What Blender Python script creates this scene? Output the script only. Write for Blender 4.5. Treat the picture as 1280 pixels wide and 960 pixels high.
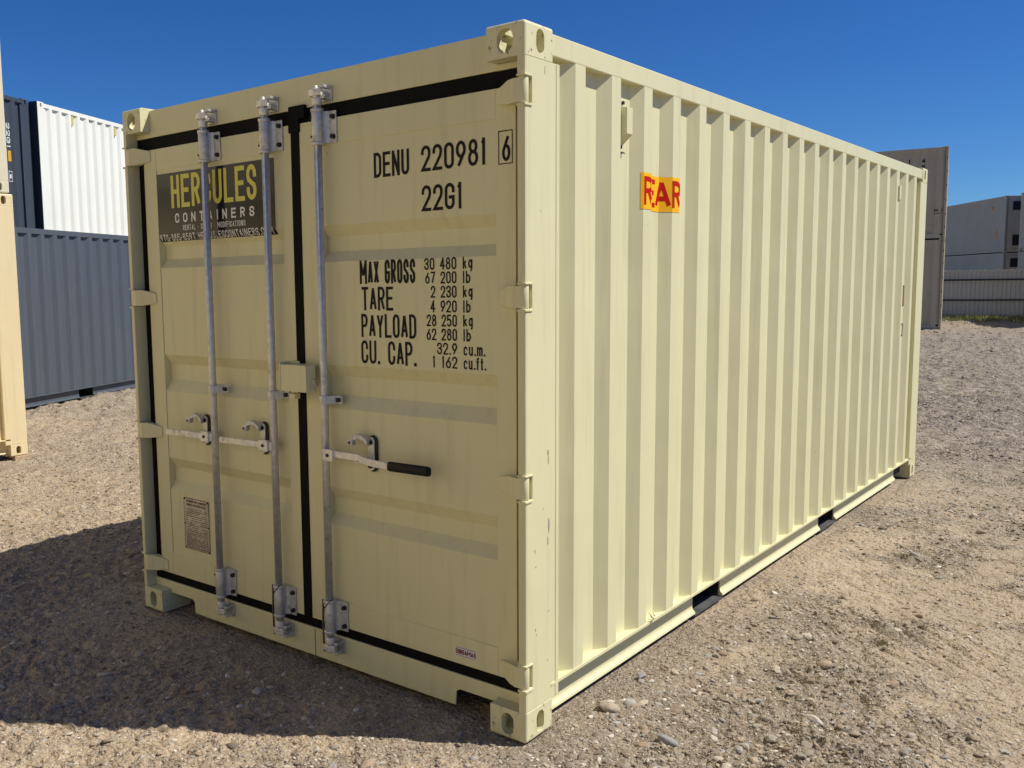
import bpy, bmesh, math, random
import numpy as np
from mathutils import Vector, Matrix
from mathutils import noise as mnoise

for o in list(bpy.data.objects):
    bpy.data.objects.remove(o, do_unlink=True)
S = bpy.context.scene
random.seed(7)
rng = np.random.default_rng(11)

# ------------------------------------------------------------------ camera, sky, sun, exposure
cam = bpy.data.cameras.new('camera')
camo = bpy.data.objects.new('camera', cam)
S.collection.objects.link(camo)
CAM = (4.25224, -2.74273, 1.69795)
camo.location = CAM
camo.rotation_euler = (1.46130182, 0.0145096635, 0.698584486)
cam.sensor_width = 36
cam.lens = 1161.64 / 1280 * 36
cam.shift_x = 117.5456 / 1280
cam.shift_y = 3.28884 / 1280
cam.clip_start = 0.05
cam.clip_end = 3000
S.camera = camo

SUN = Vector((1.72, 1.166, 2.591)).normalized()
ELEV = math.asin(SUN.z)
world = bpy.data.worlds.new("World")
S.world = world
world.use_nodes = True
wn = world.node_tree
bg = wn.nodes['Background']
sky = wn.nodes.new('ShaderNodeTexSky')
sky.sky_type = 'NISHITA'
sky.sun_disc = False
sky.sun_elevation = ELEV
sky.sun_rotation = math.atan2(SUN.x, SUN.y)
sky.altitude = 1500
sky.air_density = 1.0
sky.dust_density = 0.1
sky.ozone_density = 2.5
hs = wn.nodes.new('ShaderNodeHueSaturation'); hs.inputs['Saturation'].default_value = 1.25
wn.links.new(sky.outputs[0], hs.inputs['Color'])
tint = wn.nodes.new('ShaderNodeMix'); tint.data_type = 'RGBA'; tint.blend_type = 'MULTIPLY'
tint.inputs[0].default_value = 1.0; tint.inputs[7].default_value = (0.70, 1.14, 1.70, 1)
wn.links.new(hs.outputs[0], tint.inputs[6])
wn.links.new(tint.outputs[2], bg.inputs[0])
bg.inputs[1].default_value = 0.05
sl = bpy.data.lights.new('sun', 'SUN')
sl.energy = 5.0
sl.angle = math.radians(0.5)
sl.color = (1.0, 0.955, 0.87)
so = bpy.data.objects.new('sun', sl)
S.collection.objects.link(so)
so.rotation_euler = (-SUN).to_track_quat('-Z', 'Y').to_euler()
so.location = (6, 4, 12)
S.view_settings.view_transform = 'Standard'
S.view_settings.look = 'None'
S.view_settings.gamma = 1
S.view_settings.exposure = 0.12

# ------------------------------------------------------------------ materials
def newmat(name):
    m = bpy.data.materials.new(name); m.use_nodes = True
    nt = m.node_tree
    return m, nt, nt.nodes['Principled BSDF']

def N(nt, t, **kw):
    n = nt.nodes.new(t)
    for k, v in kw.items():
        if k in n.inputs.keys(): n.inputs[k].default_value = v
        else: setattr(n, k, v)
    return n

def ramp(nt, fac, stops):
    r = nt.nodes.new('ShaderNodeValToRGB')
    e = r.color_ramp.elements
    while len(e) < len(stops): e.new(0.5)
    for i, (p, c) in enumerate(stops):
        e[i].position = p
        e[i].color = (c, c, c, 1) if isinstance(c, (int, float)) else (*c, 1)
    nt.links.new(fac, r.inputs[0])
    return r.outputs[0]

def mix(nt, fac, a, b, mode='MIX'):
    m = nt.nodes.new('ShaderNodeMix'); m.data_type = 'RGBA'; m.blend_type = mode
    for sock, v in ((0, fac), (6, a), (7, b)):
        if isinstance(v, bpy.types.NodeSocket): nt.links.new(v, m.inputs[sock])
        elif isinstance(v, (int, float)): m.inputs[sock].default_value = v
        else: m.inputs[sock].default_value = (*v, 1)
    return m.outputs[2]

def paint(name, col, rough=0.42, streak=0.35, rust=0.62, dent=0.25, dirtcol=(0.33, 0.27, 0.18), coat=0.0, scale=1.0):
    m, nt, b = newmat(name)
    tc = nt.nodes.new('ShaderNodeTexCoord')
    mp = nt.nodes.new('ShaderNodeMapping'); nt.links.new(tc.outputs['Object'], mp.inputs[0])
    mp.inputs['Scale'].default_value = (14 * scale, 14 * scale, 0.9 * scale)
    n1 = N(nt, 'ShaderNodeTexNoise', Scale=1.6, Detail=5.0, Roughness=0.6); nt.links.new(mp.outputs[0], n1.inputs[0])
    n2 = N(nt, 'ShaderNodeTexNoise', Scale=1.1 * scale, Detail=6.0, Roughness=0.6); nt.links.new(tc.outputs['Object'], n2.inputs[0])
    n3 = N(nt, 'ShaderNodeTexNoise', Scale=26.0 * scale, Detail=4.0, Roughness=0.65); nt.links.new(tc.outputs['Object'], n3.inputs[0])
    dark = tuple(c * 0.86 for c in col)
    c0 = mix(nt, ramp(nt, n2.outputs[0], [(0.35, 0.0), (0.7, 1.0)]), col, tuple(c * 0.94 for c in col))
    st = ramp(nt, n1.outputs[0], [(0.52, 0.0), (0.75, streak)])
    c1 = mix(nt, st, c0, dirtcol)
    # small rust flecks where two noises agree
    mul = nt.nodes.new('ShaderNodeMath'); mul.operation = 'MULTIPLY'
    nt.links.new(ramp(nt, n3.outputs[0], [(rust + 0.08, 0.0), (rust + 0.1, 1.0)]), mul.inputs[0])
    nt.links.new(ramp(nt, n2.outputs[0], [(0.55, 0.0), (0.6, 1.0)]), mul.inputs[1])
    c2 = mix(nt, mul.outputs[0], c1, (0.16, 0.07, 0.03))
    nt.links.new(c2, b.inputs['Base Color'])
    nt.links.new(ramp(nt, n2.outputs[0], [(0.3, rough - 0.05), (0.7, rough + 0.1)]), b.inputs['Roughness'])
    # dents and orange peel
    n4 = N(nt, 'ShaderNodeTexNoise', Scale=2.2, Detail=2.0); nt.links.new(tc.outputs['Object'], n4.inputs[0])
    bp = N(nt, 'ShaderNodeBump', Strength=dent, Distance=0.02); nt.links.new(n4.outputs[0], bp.inputs['Height'])
    n5 = N(nt, 'ShaderNodeTexNoise', Scale=180.0, Detail=2.0); nt.links.new(tc.outputs['Object'], n5.inputs[0])
    bp2 = N(nt, 'ShaderNodeBump', Strength=0.06, Distance=0.002); nt.links.new(n5.outputs[0], bp2.inputs['Height'])
    nt.links.new(bp.outputs[0], bp2.inputs['Normal']); nt.links.new(bp2.outputs[0], b.inputs['Normal'])
    b.inputs['Coat Weight'].default_value = coat
    return m

def flat(name, col, rough=0.5, metal=0.0, bump=0.0, bscale=60, var=0.0, spec=0.5):
    m, nt, b = newmat(name)
    b.inputs['Base Color'].default_value = (*col, 1)
    b.inputs['Roughness'].default_value = rough
    b.inputs['Metallic'].default_value = metal
    b.inputs['Specular IOR Level'].default_value = spec
    tc = nt.nodes.new('ShaderNodeTexCoord')
    if bump or var:
        n = N(nt, 'ShaderNodeTexNoise', Scale=float(bscale), Detail=4.0); nt.links.new(tc.outputs['Object'], n.inputs[0])
        if var:
            nt.links.new(mix(nt, ramp(nt, n.outputs[0], [(0.35, 0.0), (0.65, 1.0)]), tuple(c * (1 - var) for c in col), tuple(min(1, c * (1 + var)) for c in col)), b.inputs['Base Color'])
        if bump:
            bp = N(nt, 'ShaderNodeBump', Strength=bump, Distance=0.003); nt.links.new(n.outputs[0], bp.inputs['Height']); nt.links.new(bp.outputs[0], b.inputs['Normal'])
    return m

CREAM = (0.695, 0.65, 0.385)
M = {}
M['cream'] = paint('cream_paint', CREAM, 0.44, 0.22, 0.645, 0.42)
M['cream_door'] = paint('cream_door_paint', CREAM, 0.42, 0.20, 0.67, 0.35)
def worn(name, col):
    m = paint(name, col, 0.5, 0.25, 0.62, 0.3)
    nt = m.node_tree; b = nt.nodes['Principled BSDF']
    src = b.inputs['Base Color'].links[0].from_socket
    tc = nt.nodes.new('ShaderNodeTexCoord')
    n = N(nt, 'ShaderNodeTexNoise', Scale=38.0, Detail=6.0, Roughness=0.72); nt.links.new(tc.outputs['Object'], n.inputs[0])
    f = ramp(nt, n.outputs[0], [(0.600, 0.0), (0.635, 1.0)])
    nt.links.new(mix(nt, f, src, (0.20, 0.12, 0.06)), b.inputs['Base Color'])
    return m
M['cream_worn'] = worn('worn_cream_casting_paint', CREAM)
M['tan'] = paint('tan_paint', (0.78, 0.65, 0.385), 0.45, 0.2, 0.62, 0.25)
M['ivory'] = paint('ivory_paint', (0.72, 0.66, 0.47), 0.45, 0.2, 0.62, 0.25)
M['slate'] = paint('slate_blue_paint', (0.080, 0.093, 0.112), 0.42, 0.18, 0.7, 0.2, (0.2, 0.2, 0.2))
M['navy'] = paint('dark_slate_paint', (0.042, 0.054, 0.070), 0.45, 0.15, 0.7, 0.2, (0.15, 0.15, 0.15))
M['white'] = paint('white_paint', (0.80, 0.80, 0.72), 0.45, 0.1, 0.7, 0.2, (0.5, 0.48, 0.4))
M['whitegrey'] = paint('old_greige_paint', (0.53, 0.445, 0.295), 0.55, 0.4, 0.56, 0.35, (0.2, 0.16, 0.12))
M['reefer'] = paint('reefer_white_paint', (0.54, 0.46, 0.335), 0.5, 0.25, 0.68, 0.15, (0.3, 0.28, 0.25))
M['reefer2'] = paint('reefer_cream_paint', (0.58, 0.49, 0.345), 0.5, 0.25, 0.68, 0.15, (0.3, 0.28, 0.25))
M['black'] = flat('black_rubber', (0.005, 0.0045, 0.004), 0.7, bump=0.3, spec=0.12)
M['grip'] = flat('black_grip', (0.006, 0.006, 0.006), 0.5, bump=0.2, bscale=90, spec=0.25)
M['vinyl'] = flat('black_vinyl', (0.008, 0.0075, 0.007), 0.55, spec=0.2)
M['tar'] = flat('black_underseal', (0.014, 0.013, 0.012), 0.8, bump=0.5)
M['strap'] = flat('dark_grey_steel', (0.07, 0.07, 0.072), 0.7, bump=0.5, var=0.25, bscale=25)
M['signblack'] = flat('glossy_sign_black', (0.016, 0.014, 0.013), 0.12)
M['yellow'] = flat('sign_yellow', (0.66, 0.60, 0.09), 0.4)
M['signwhite'] = flat('sign_white', (0.75, 0.74, 0.70), 0.4)
M['decal_yellow'] = flat('decal_yellow', (0.92, 0.47, 0.010), 0.6, spec=0.15)
M['decal_red'] = flat('decal_red', (0.52, 0.008, 0.003), 0.6, spec=0.1)
M['maroon'] = flat('decal_maroon', (0.17, 0.012, 0.020), 0.6, spec=.2)
M['plate'] = flat('data_plate_steel', (0.52, 0.47, 0.37), 0.42, 0.35, bump=0.15, var=0.2, bscale=14)
M['plateink'] = flat('data_plate_ink', (0.07, 0.055, 0.04), 0.6)
M['rubberhole'] = flat('bolt_dark', (0.02, 0.02, 0.022), 0.5, 0.4)
M['orange'] = flat('orange_label', (0.75, 0.27, 0.02), 0.5)
M['rust'] = flat('rusty_mark', (0.34, 0.13, 0.03), 0.8)
M['ventlabel'] = flat('faded_yellow_vent', (0.55, 0.48, 0.16), 0.5)
M['wood'] = flat('weathered_block', (0.46, 0.34, 0.22), 0.85, bump=0.4, var=0.2, bscale=20)
# galvanised steel
def galv(name, base, rough, metal=0.85):
    m, nt, b = newmat(name)
    tc = nt.nodes.new('ShaderNodeTexCoord')
    v = N(nt, 'ShaderNodeTexVoronoi', Scale=55.0); nt.links.new(tc.outputs['Object'], v.inputs[0])
    n = N(nt, 'ShaderNodeTexNoise', Scale=30.0, Detail=5.0); nt.links.new(tc.outputs['Object'], n.inputs[0])
    sep = nt.nodes.new('ShaderNodeSeparateColor'); nt.links.new(v.outputs['Color'], sep.inputs[0])
    c = mix(nt, sep.outputs[0], tuple(x * 0.82 for x in base), base)
    c = mix(nt, ramp(nt, n.outputs[0], [(0.6, 0.0), (0.72, 0.5)]), c, (0.16, 0.15, 0.14))
    nt.links.new(c, b.inputs['Base Color'])
    nt.links.new(ramp(nt, n.outputs[0], [(0.3, rough), (0.7, rough + 0.2)]), b.inputs['Roughness'])
    b.inputs['Metallic'].default_value = metal
    bp = N(nt, 'ShaderNodeBump', Strength=0.15, Distance=0.002); nt.links.new(n.outputs[0], bp.inputs['Height']); nt.links.new(bp.outputs[0], b.inputs['Normal'])
    return m
M['galv'] = galv('galvanised_steel', (0.64, 0.635, 0.62), 0.36, 0.65)
M['zinc'] = galv('zinc_plated_steel', (0.80, 0.77, 0.70), 0.38, 0.45)
M['fence'] = galv('galvanised_sheet', (0.63, 0.60, 0.53), 0.55, 0.05)
M['fence_rail'] = flat('dark_fence_rail', (0.03, 0.03, 0.035), 0.7)

# ------------------------------------------------------------------ mesh helpers
def link(name, me, mat=None, parent=None):
    o = bpy.data.objects.new(name, me)
    S.collection.objects.link(o)
    if mat is not None and len(me.materials) == 0: me.materials.append(mat)
    if parent is not None: o.parent = parent
    return o

class MB:
    def __init__(s): s.v = []; s.f = []; s.sm = []
    def add(s, vs, fs, smooth=False):
        o = len(s.v); s.v += [tuple(v) for v in vs]; s.f += [tuple(o + i for i in f) for f in fs]; s.sm += [smooth] * len(fs); return s
    def box(s, x0, x1, y0, y1, z0, z1):
        return s.add([(x0, y0, z0), (x1, y0, z0), (x1, y1, z0), (x0, y1, z0), (x0, y0, z1), (x1, y0, z1), (x1, y1, z1), (x0, y1, z1)],
                     [(0, 3, 2, 1), (4, 5, 6, 7), (0, 1, 5, 4), (1, 2, 6, 5), (2, 3, 7, 6), (3, 0, 4, 7)])
    def prism(s, poly, axis, a, b, smooth=False):
        """poly: 2D points CCW in the plane of the two other axes (order x,y / x,z / y,z)"""
        def P(p, c):
            if axis == 'z': return (p[0], p[1], c)
            if axis == 'y': return (p[0], c, p[1])
            return (c, p[0], p[1])
        n = len(poly)
        vs = [P(p, a) for p in poly] + [P(p, b) for p in poly]
        fs = [tuple(range(n))[::-1], tuple(range(n, 2 * n))]
        o = len(s.v); s.add(vs, fs)
        s.f += [(o + i, o + (i + 1) % n, o + n + (i + 1) % n, o + n + i) for i in range(n)]; s.sm += [smooth] * n
        return s
    def cyl(s, p0, p1, r0, r1=None, n=16, smooth=True):
        r1 = r0 if r1 is None else r1
        p0 = Vector(p0); p1 = Vector(p1); d = (p1 - p0).normalized()
        a = d.orthogonal().normalized(); b = d.cross(a)
        vs = []
        for p, r in ((p0, r0), (p1, r1)):
            for i in range(n):
                t = 2 * math.pi * i / n
                vs.append(p + a * (r * math.cos(t)) + b * (r * math.sin(t)))
        o = len(s.v)
        s.add(vs, [tuple(range(n))[::-1], tuple(range(n, 2 * n))])
        s.f += [(o + i, o + (i + 1) % n, o + n + (i + 1) % n, o + n + i) for i in range(n)]; s.sm += [smooth] * n
        return s
    def tube(s, pts, r, n=8):
        for a, b in zip(pts[:-1], pts[1:]): s.cyl(a, b, r, r, n)
        return s
    def build(s, name, mat, parent=None, bevel=0.0, seg=2):
        me = bpy.data.meshes.new(name)
        me.from_pydata(s.v, [], s.f); me.validate(); me.update()
        bm = bmesh.new(); bm.from_mesh(me)
        bmesh.ops.recalc_face_normals(bm, faces=bm.faces[:])
        bm.to_mesh(me); bm.free()
        if len(me.polygons) == len(s.sm):
            me.polygons.foreach_set('use_smooth', s.sm)
        o = link(name, me, mat, parent)
        if bevel:
            md = o.modifiers.new('bevel', 'BEVEL'); md.width = bevel; md.segments = seg; md.limit_method = 'ANGLE'; md.angle_limit = math.radians(40)
            md.harden_normals = False
        return o

def boolean(o, cutters):
    for c in cutters:
        md = o.modifiers.new('cut', 'BOOLEAN'); md.object = c; md.operation = 'DIFFERENCE'; md.solver = 'EXACT'
    bpy.context.view_layer.update()
    dg = bpy.context.evaluated_depsgraph_get()
    me = bpy.data.meshes.new_from_object(o.evaluated_get(dg))
    o.modifiers.clear(); o.data = me
    for c in cutters: bpy.data.objects.remove(c, do_unlink=True)
    return o

def empty(name, loc=(0, 0, 0), rz=0.0):
    o = bpy.data.objects.new(name, None); S.collection.objects.link(o)
    o.location = loc; o.rotation_euler = (0, 0, rz); o.empty_display_size = 0.3
    return o

def tag(o, label=None, cat=None, group=None, kind=None):
    if label: o['label'] = label
    if cat: o['category'] = cat
    if group: o['group'] = group
    if kind: o['kind'] = kind
    return o

# ------------------------------------------------------------------ stroke lettering
def arc(cx, cy, rx, ry, a0, a1, n=8):
    return [(cx + rx * math.cos(math.radians(a0 + (a1 - a0) * i / n)), cy + ry * math.sin(math.radians(a0 + (a1 - a0) * i / n))) for i in range(n + 1)]
q = .22
def ell(cx, cy, rx, ry): return arc(cx, cy, rx, ry, 90, 450, 22)
G = {
 'O': [arc(.5, 1-q, .5, q, 180, 0) + arc(.5, q, .5, q, 0, -180) + [(0, 1-q)]],
 'C': [[(1, .70)] + arc(.5, 1-q, .5, q, 0, 180) + arc(.5, q, .5, q, 180, 360) + [(1, .30)]],
 'G': [[(1, .72)] + arc(.5, 1-q, .5, q, 0, 180) + arc(.5, q, .5, q, 180, 360) + [(1, .46), (.55, .46)]],
 'D': [[(0, 0), (0, 1), (.45, 1)] + arc(.45, 1-q, .55, q, 90, 0) + arc(.45, q, .55, q, 0, -90) + [(0, 0)]],
 'E': [[(1, 1), (0, 1), (0, 0), (1, 0)], [(0, .52), (.85, .52)]],
 'F': [[(1, 1), (0, 1), (0, 0)], [(0, .52), (.85, .52)]],
 'L': [[(0, 1), (0, 0), (1, 0)]], 'I': [[(.5, 1), (.5, 0)]], 'l': [[(.35, 1), (.35, 0)]],
 'T': [[(0, 1), (1, 1)], [(.5, 1), (.5, 0)]],
 'H': [[(0, 0), (0, 1)], [(1, 0), (1, 1)], [(0, .5), (1, .5)]],
 'N': [[(0, 0), (0, 1)], [(0, 1), (1, 0)], [(1, 0), (1, 1)]],
 'M': [[(0, 0), (0, 1)], [(.03, .97), (.5, .34)], [(.5, .34), (.97, .97)], [(1, 1), (1, 0)]],
 'A': [[(0, 0), (.5, 1)], [(.5, 1), (1, 0)], [(.18, .3), (.82, .3)]],
 'X': [[(0, 0), (1, 1)], [(0, 1), (1, 0)]], 'Y': [[(0, 1), (.5, .42), (1, 1)], [(.5, .42), (.5, 0)]],
 'U': [[(0, 1), (0, q)] + arc(.5, q, .5, q, 180, 360) + [(1, 1)]],
 'P': [[(0, 0), (0, 1)], [(.02, 1), (.5, 1)] + arc(.5, .74, .5, .26, 90, -90) + [(.02, .48)]],
 'R': [[(0, 0), (0, 1)], [(.02, 1), (.5, 1)] + arc(.5, .75, .5, .25, 90, -90) + [(.02, .5)], [(.5, .5), (1, 0)]],
 'S': [[(1, .74)] + arc(.5, 1-q, .5, q, 0, 180) + [(0, .70), (.12, .58), (.88, .40), (1, .28)] + arc(.5, q, .5, q, 0, -180) + [(0, .27)]],
 'B': [[(0, .5), (.5, .5)] + arc(.5, .75, .45, .25, -90, 90) + [(0, 1), (0, 0), (.5, 0)] + arc(.5, .25, .5, .25, -90, 90)],
 'K': [[(0, 0), (0, 1)], [(1, 1), (0, .4)], [(.3, .58), (1, 0)]], 'V': [[(0, 1), (.5, 0), (1, 1)]],
 '0': [arc(.5, 1-q, .5, q, 180, 0) + arc(.5, q, .5, q, 0, -180) + [(0, 1-q)]],
 '1': [[(.12, .84), (.52, .96)], [(.55, 1), (.55, 0)]],
 '2': [[(0, .74)] + arc(.5, 1-q, .5, q, 180, 0) + [(1, .70), (.9, .54), (0, 0), (1, 0)]],
 '3': [[(0, .78)] + arc(.5, 1-q, .48, q, 180, 0) + [(.95, .66), (.6, .52), (.35, .52)], [(.6, .52), (.97, .38)] + arc(.5, q, .5, q, 0, -180) + [(0, .24)]],
 '4': [[(.72, 0), (.72, 1)], [(.72, 1), (0, .28)], [(0, .28), (1.05, .28)]],
 '5': [[(.95, 1), (.08, 1), (.03, .55), (.4, .62)] + arc(.5, .36, .5, .26, 70, 0, 4) + arc(.5, q, .5, q, 0, -180)],
 '6': [ell(.5, .3, .5, .3), [(.82, 1), (.06, .42)]],
 '7': [[(0, 1), (1, 1)], [(1, 1), (.3, 0)]],
 '8': [ell(.5, .765, .42, .235), ell(.5, .27, .5, .27)],
 '9': [ell(.5, .7, .5, .3), [(.18, 0), (.94, .58)]],
 '.': ['dot'], '-': [[(.1, .45), (.9, .45)]], '*': [[(.5, .42), (.5, .5)]],
 'k': [[(0, 0), (0, 1)], [(.85, .68), (0, .28)], [(.3, .42), (.9, 0)]],
 'g': [ell(.45, .4, .45, .32), [(.92, .72), (.92, 0), (.8, -.2), (.55, -.27)]],
 'b': [[(0, 1), (0, 0)], ell(.48, .34, .48, .34)],
 'c': [[(.9, .56)] + arc(.48, .48, .46, .22, 20, 180) + arc(.48, .2, .46, .2, 180, 340)],
 'u': [[(0, .7), (0, .2)] + arc(.45, .2, .45, .2, 180, 360) + [(.9, .7)], [(.92, .7), (.92, 0)]],
 'm': [[(0, 0), (0, .7)], [(0, .55)] + arc(.25, .52, .25, .17, 180, 0, 5) + [(.5, 0)], [(.5, .55)] + arc(.75, .52, .25, .17, 180, 0, 5) + [(1, 0)]],
 'f': [[(.3, 0), (.3, .85), (.45, 1), (.8, 1)], [(0, .66), (.7, .66)]],
 't': [[(.35, .95), (.35, .1), (.5, 0), (.75, 0)], [(.05, .68), (.75, .68)]],
 ',': [[(.3, .05), (.2, -.12)]],
}
WID = {'1': .62, 'I': .35, '.': .35, 'M': 1.45, '*': .4, '-': .6, ' ': .75, 'l': .4, 'f': .75, 't': .7, 'm': 1.3}

def strip(pts, w, sub):
    # resample
    P = [Vector(p) for p in pts]
    P = [p for i, p in enumerate(P) if i == 0 or (p - P[i-1]).length > 1e-6]
    if len(P) < 2: P = [P[0], P[0] + Vector((0, w))]
    out = [P[0]]
    for a, b in zip(P[:-1], P[1:]):
        n = max(1, int(math.ceil((b - a).length / sub)))
        for i in range(1, n + 1): out.append(a.lerp(b, i / n))
    P = out
    closed = (P[0] - P[-1]).length < 1e-5
    if not closed:
        for e, nb in ((0, 1), (-1, -2)):
            d = P[e] - P[nb]
            if min(abs(d.x), abs(d.y)) < 1e-5 * 10 + 0.02 * d.length: P[e] = P[e] + d.normalized() * (w / 2)
    L, R = [], []
    n = len(P)
    for i in range(n):
        if closed: a = P[(i - 1) % (n - 1)] if i > 0 else P[-2]; c = P[i + 1] if i < n - 1 else P[1]
        else: a = P[max(0, i - 1)]; c = P[min(n - 1, i + 1)]
        d1 = (P[i] - a); d2 = (c - P[i])
        if d1.length < 1e-9: d1 = d2
        if d2.length < 1e-9: d2 = d1
        d1 = d1.normalized(); d2 = d2.normalized()
        t = d1 + d2
        t = t.normalized() if t.length > 1e-6 else d1
        nn = Vector((-t.y, t.x)); k = max(0.5, abs(nn.dot(Vector((-d1.y, d1.x)))))
        off = nn * (w / 2 / k)
        L.append(P[i] + off); R.append(P[i] - off)
    vs = L + R
    fs = [(n + i, n + i + 1, i + 1, i) for i in range(n - 1)]
    return vs, fs

def text2d(txt, x, z, h, cw, sw, gap, sub=0.02, right=None):
    """returns list of (verts2d, faces) strokes; x,z = lower-left corner; cw = letter width; right = stretch to end there"""
    ws = [cw * WID.get(c, 1.0) for c in txt]
    total = sum(ws) + gap * (len(txt) - 1)
    k = 1.0 if right is None else (right - x) / total
    out = []; cx = x
    for c, w_ in zip(txt, ws):
        w_ *= k
        if c in G:
            for st in G[c]:
                if st == 'dot':
                    d_ = sw * 1.15; out.append(([Vector((cx, z)), Vector((cx + d_, z)), Vector((cx + d_, z + d_)), Vector((cx, z + d_))], [(0, 1, 2, 3)])); continue
                pts = [(cx + sw / 2 + px * (w_ - sw), z + sw / 2 + pz * (h - sw)) for px, pz in st]
                out.append(strip(pts, sw, sub))
        cx += w_ + gap * k
    return out

def put_lines(lines, fn, name, mat, parent):
    for l in lines: put_text(l, fn, name, mat, parent)

def put_text(strokes_list, fn, name, mat, parent):
    """fn(x, z, lift) -> 3D"""
    vs, fs = [], []
    for i, (v, f) in enumerate(strokes_list):
        o = len(vs); lift = (i % 5) * 0.00012
        vs += [fn(p[0], p[1], lift) for p in v]; fs += [tuple(o + k for k in g) for g in f]
    me = bpy.data.meshes.new(name); me.from_pydata(vs, [], fs); me.update()
    return link(name, me, mat, parent)

# ------------------------------------------------------------------ container kit
W = 2.438
FW, FL, FH = 0.162, 0.178, 0.118

def stadium(cx, cz, w, h, n=8):
    r = min(w, h) / 2; p = []
    if h >= w:
        for i in range(n + 1): t = math.pi * i / n; p.append((cx + r * math.cos(t), cz + h / 2 - r + r * math.sin(t)))
        for i in range(n + 1): t = math.pi + math.pi * i / n; p.append((cx + r * math.cos(t), cz - h / 2 + r + r * math.sin(t)))
    else:
        for i in range(n + 1): t = -math.pi / 2 + math.pi * i / n; p.append((cx + w / 2 - r + r * math.cos(t), cz + r * math.sin(t)))
        for i in range(n + 1): t = math.pi / 2 + math.pi * i / n; p.append((cx - w / 2 + r + r * math.cos(t), cz + r * math.sin(t)))
    return p

def fitting_mesh(top, mat):
    """outer corner at origin, body in +x,+y,+z"""
    b = MB().box(0, FW, 0, FL, 0, FH).build('tmp', mat)
    bm = bmesh.new(); bm.from_mesh(b.data)
    zt = FH if top else 0
    sel = []
    for e in bm.edges:
        m = (e.verts[0].co + e.verts[1].co) / 2
        if (m.x < 1e-4 and m.y < 1e-4) or (m.x < 1e-4 and abs(m.z - zt) < 1e-4) or (m.y < 1e-4 and abs(m.z - zt) < 1e-4): sel.append(e)
    bmesh.ops.bevel(bm, geom=sel, offset=0.013, segments=4, profile=0.5, affect='EDGES')
    bm.to_mesh(b.data); bm.free()
    ew = 0.066 if top else 0.054
    cuts = [MB().box(0.03, FW - 0.025, 0.03, FL - 0.025, 0.022, FH - 0.022).build('c', None),
            MB().prism(stadium(0.083, FH / 2 - (0.001), ew, 0.084), 'y', -0.02, 0.04).build('c', None),
            MB().prism(stadium(0.098, FH / 2, 0.05, 0.082), 'x', -0.02, 0.04).build('c', None)]
    if top: cuts.append(MB().prism(stadium(0.09, 0.098, 0.064, 0.122), 'z', FH - 0.04, FH + 0.02).build('c', None))
    boolean(b, cuts)
    bm = bmesh.new(); bm.from_mesh(b.data)
    ed = [e for e in bm.edges if len(e.link_faces) == 2 and e.calc_face_angle(0) > math.radians(50)]
    bmesh.ops.bevel(bm, geom=ed, offset=0.003, segments=1, affect='EDGES', clamp_overlap=True)
    bm.to_mesh(b.data); bm.free()
    me = b.data; bpy.data.objects.remove(b)
    return me

def mirrored(me, sx, sy):
    m2 = me.copy(); m2.transform(Matrix.Diagonal((sx, sy, 1, 1)))
    if sx * sy < 0: m2.flip_normals()
    return m2

FIT = {}
def fittings(parent, L, H, mat, z0=0.0):
    for top in (0, 1):
        for sx in (0, 1):
            for sy in (0, 1):
                k = (top, sx, sy, mat.name)
                if k not in FIT:
                    base = FIT.get((top, mat.name)) or fitting_mesh(top, mat)
                    FIT[(top, mat.name)] = base
                    m2 = mirrored(base, -1 if sx else 1, -1 if sy else 1)
                    m2.materials.clear(); m2.materials.append(mat); FIT[k] = m2
                o = link('corner_fitting', FIT[k], None, parent)
                o.location = (W * sx, L * sy, (H - FH) if top else 0)

PITCH, OUT, SL, DEP = 0.278, 0.074, 0.056, 0.039
def side_profile(y0, y1, ystart, n):
    """(y, depth) breakpoints of a corrugated side"""
    p = [(y0, DEP)]
    for k in range(n):
        a = ystart + PITCH * k
        p += [(a - SL, DEP), (a, 0.0), (a + OUT, 0.0), (a + OUT + SL, DEP)]
    p.append((y1, DEP))
    return p
def prof_at(prof, y):
    for (a, da), (b, db) in zip(prof[:-1], prof[1:]):
        if a <= y <= b: return da + (db - da) * (y - a) / max(1e-9, b - a)
    return DEP

def corrugated(prof, z0, z1, side_x, sign, name, mat, parent, nz=1):
    """sheet with 2.5 mm thickness; outer plane at side_x, recess towards -sign"""
    t = 0.0025
    vs = []; fs = []
    n = len(prof)
    for off in (0, t):
        for z in (z0, z1):
            for y, d in prof: vs.append((side_x - sign * (d + off), y, z))
    def quad(a, b, c, d): fs.append((a, b, c, d))
    for i in range(n - 1):
        quad(i, i + 1, n + i + 1, n + i)
        quad(2 * n + i, 3 * n + i, 3 * n + i + 1, 2 * n + i + 1)
    mb = MB().add(vs, fs)
    o = mb.build(name, mat, parent)
    return o

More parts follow.
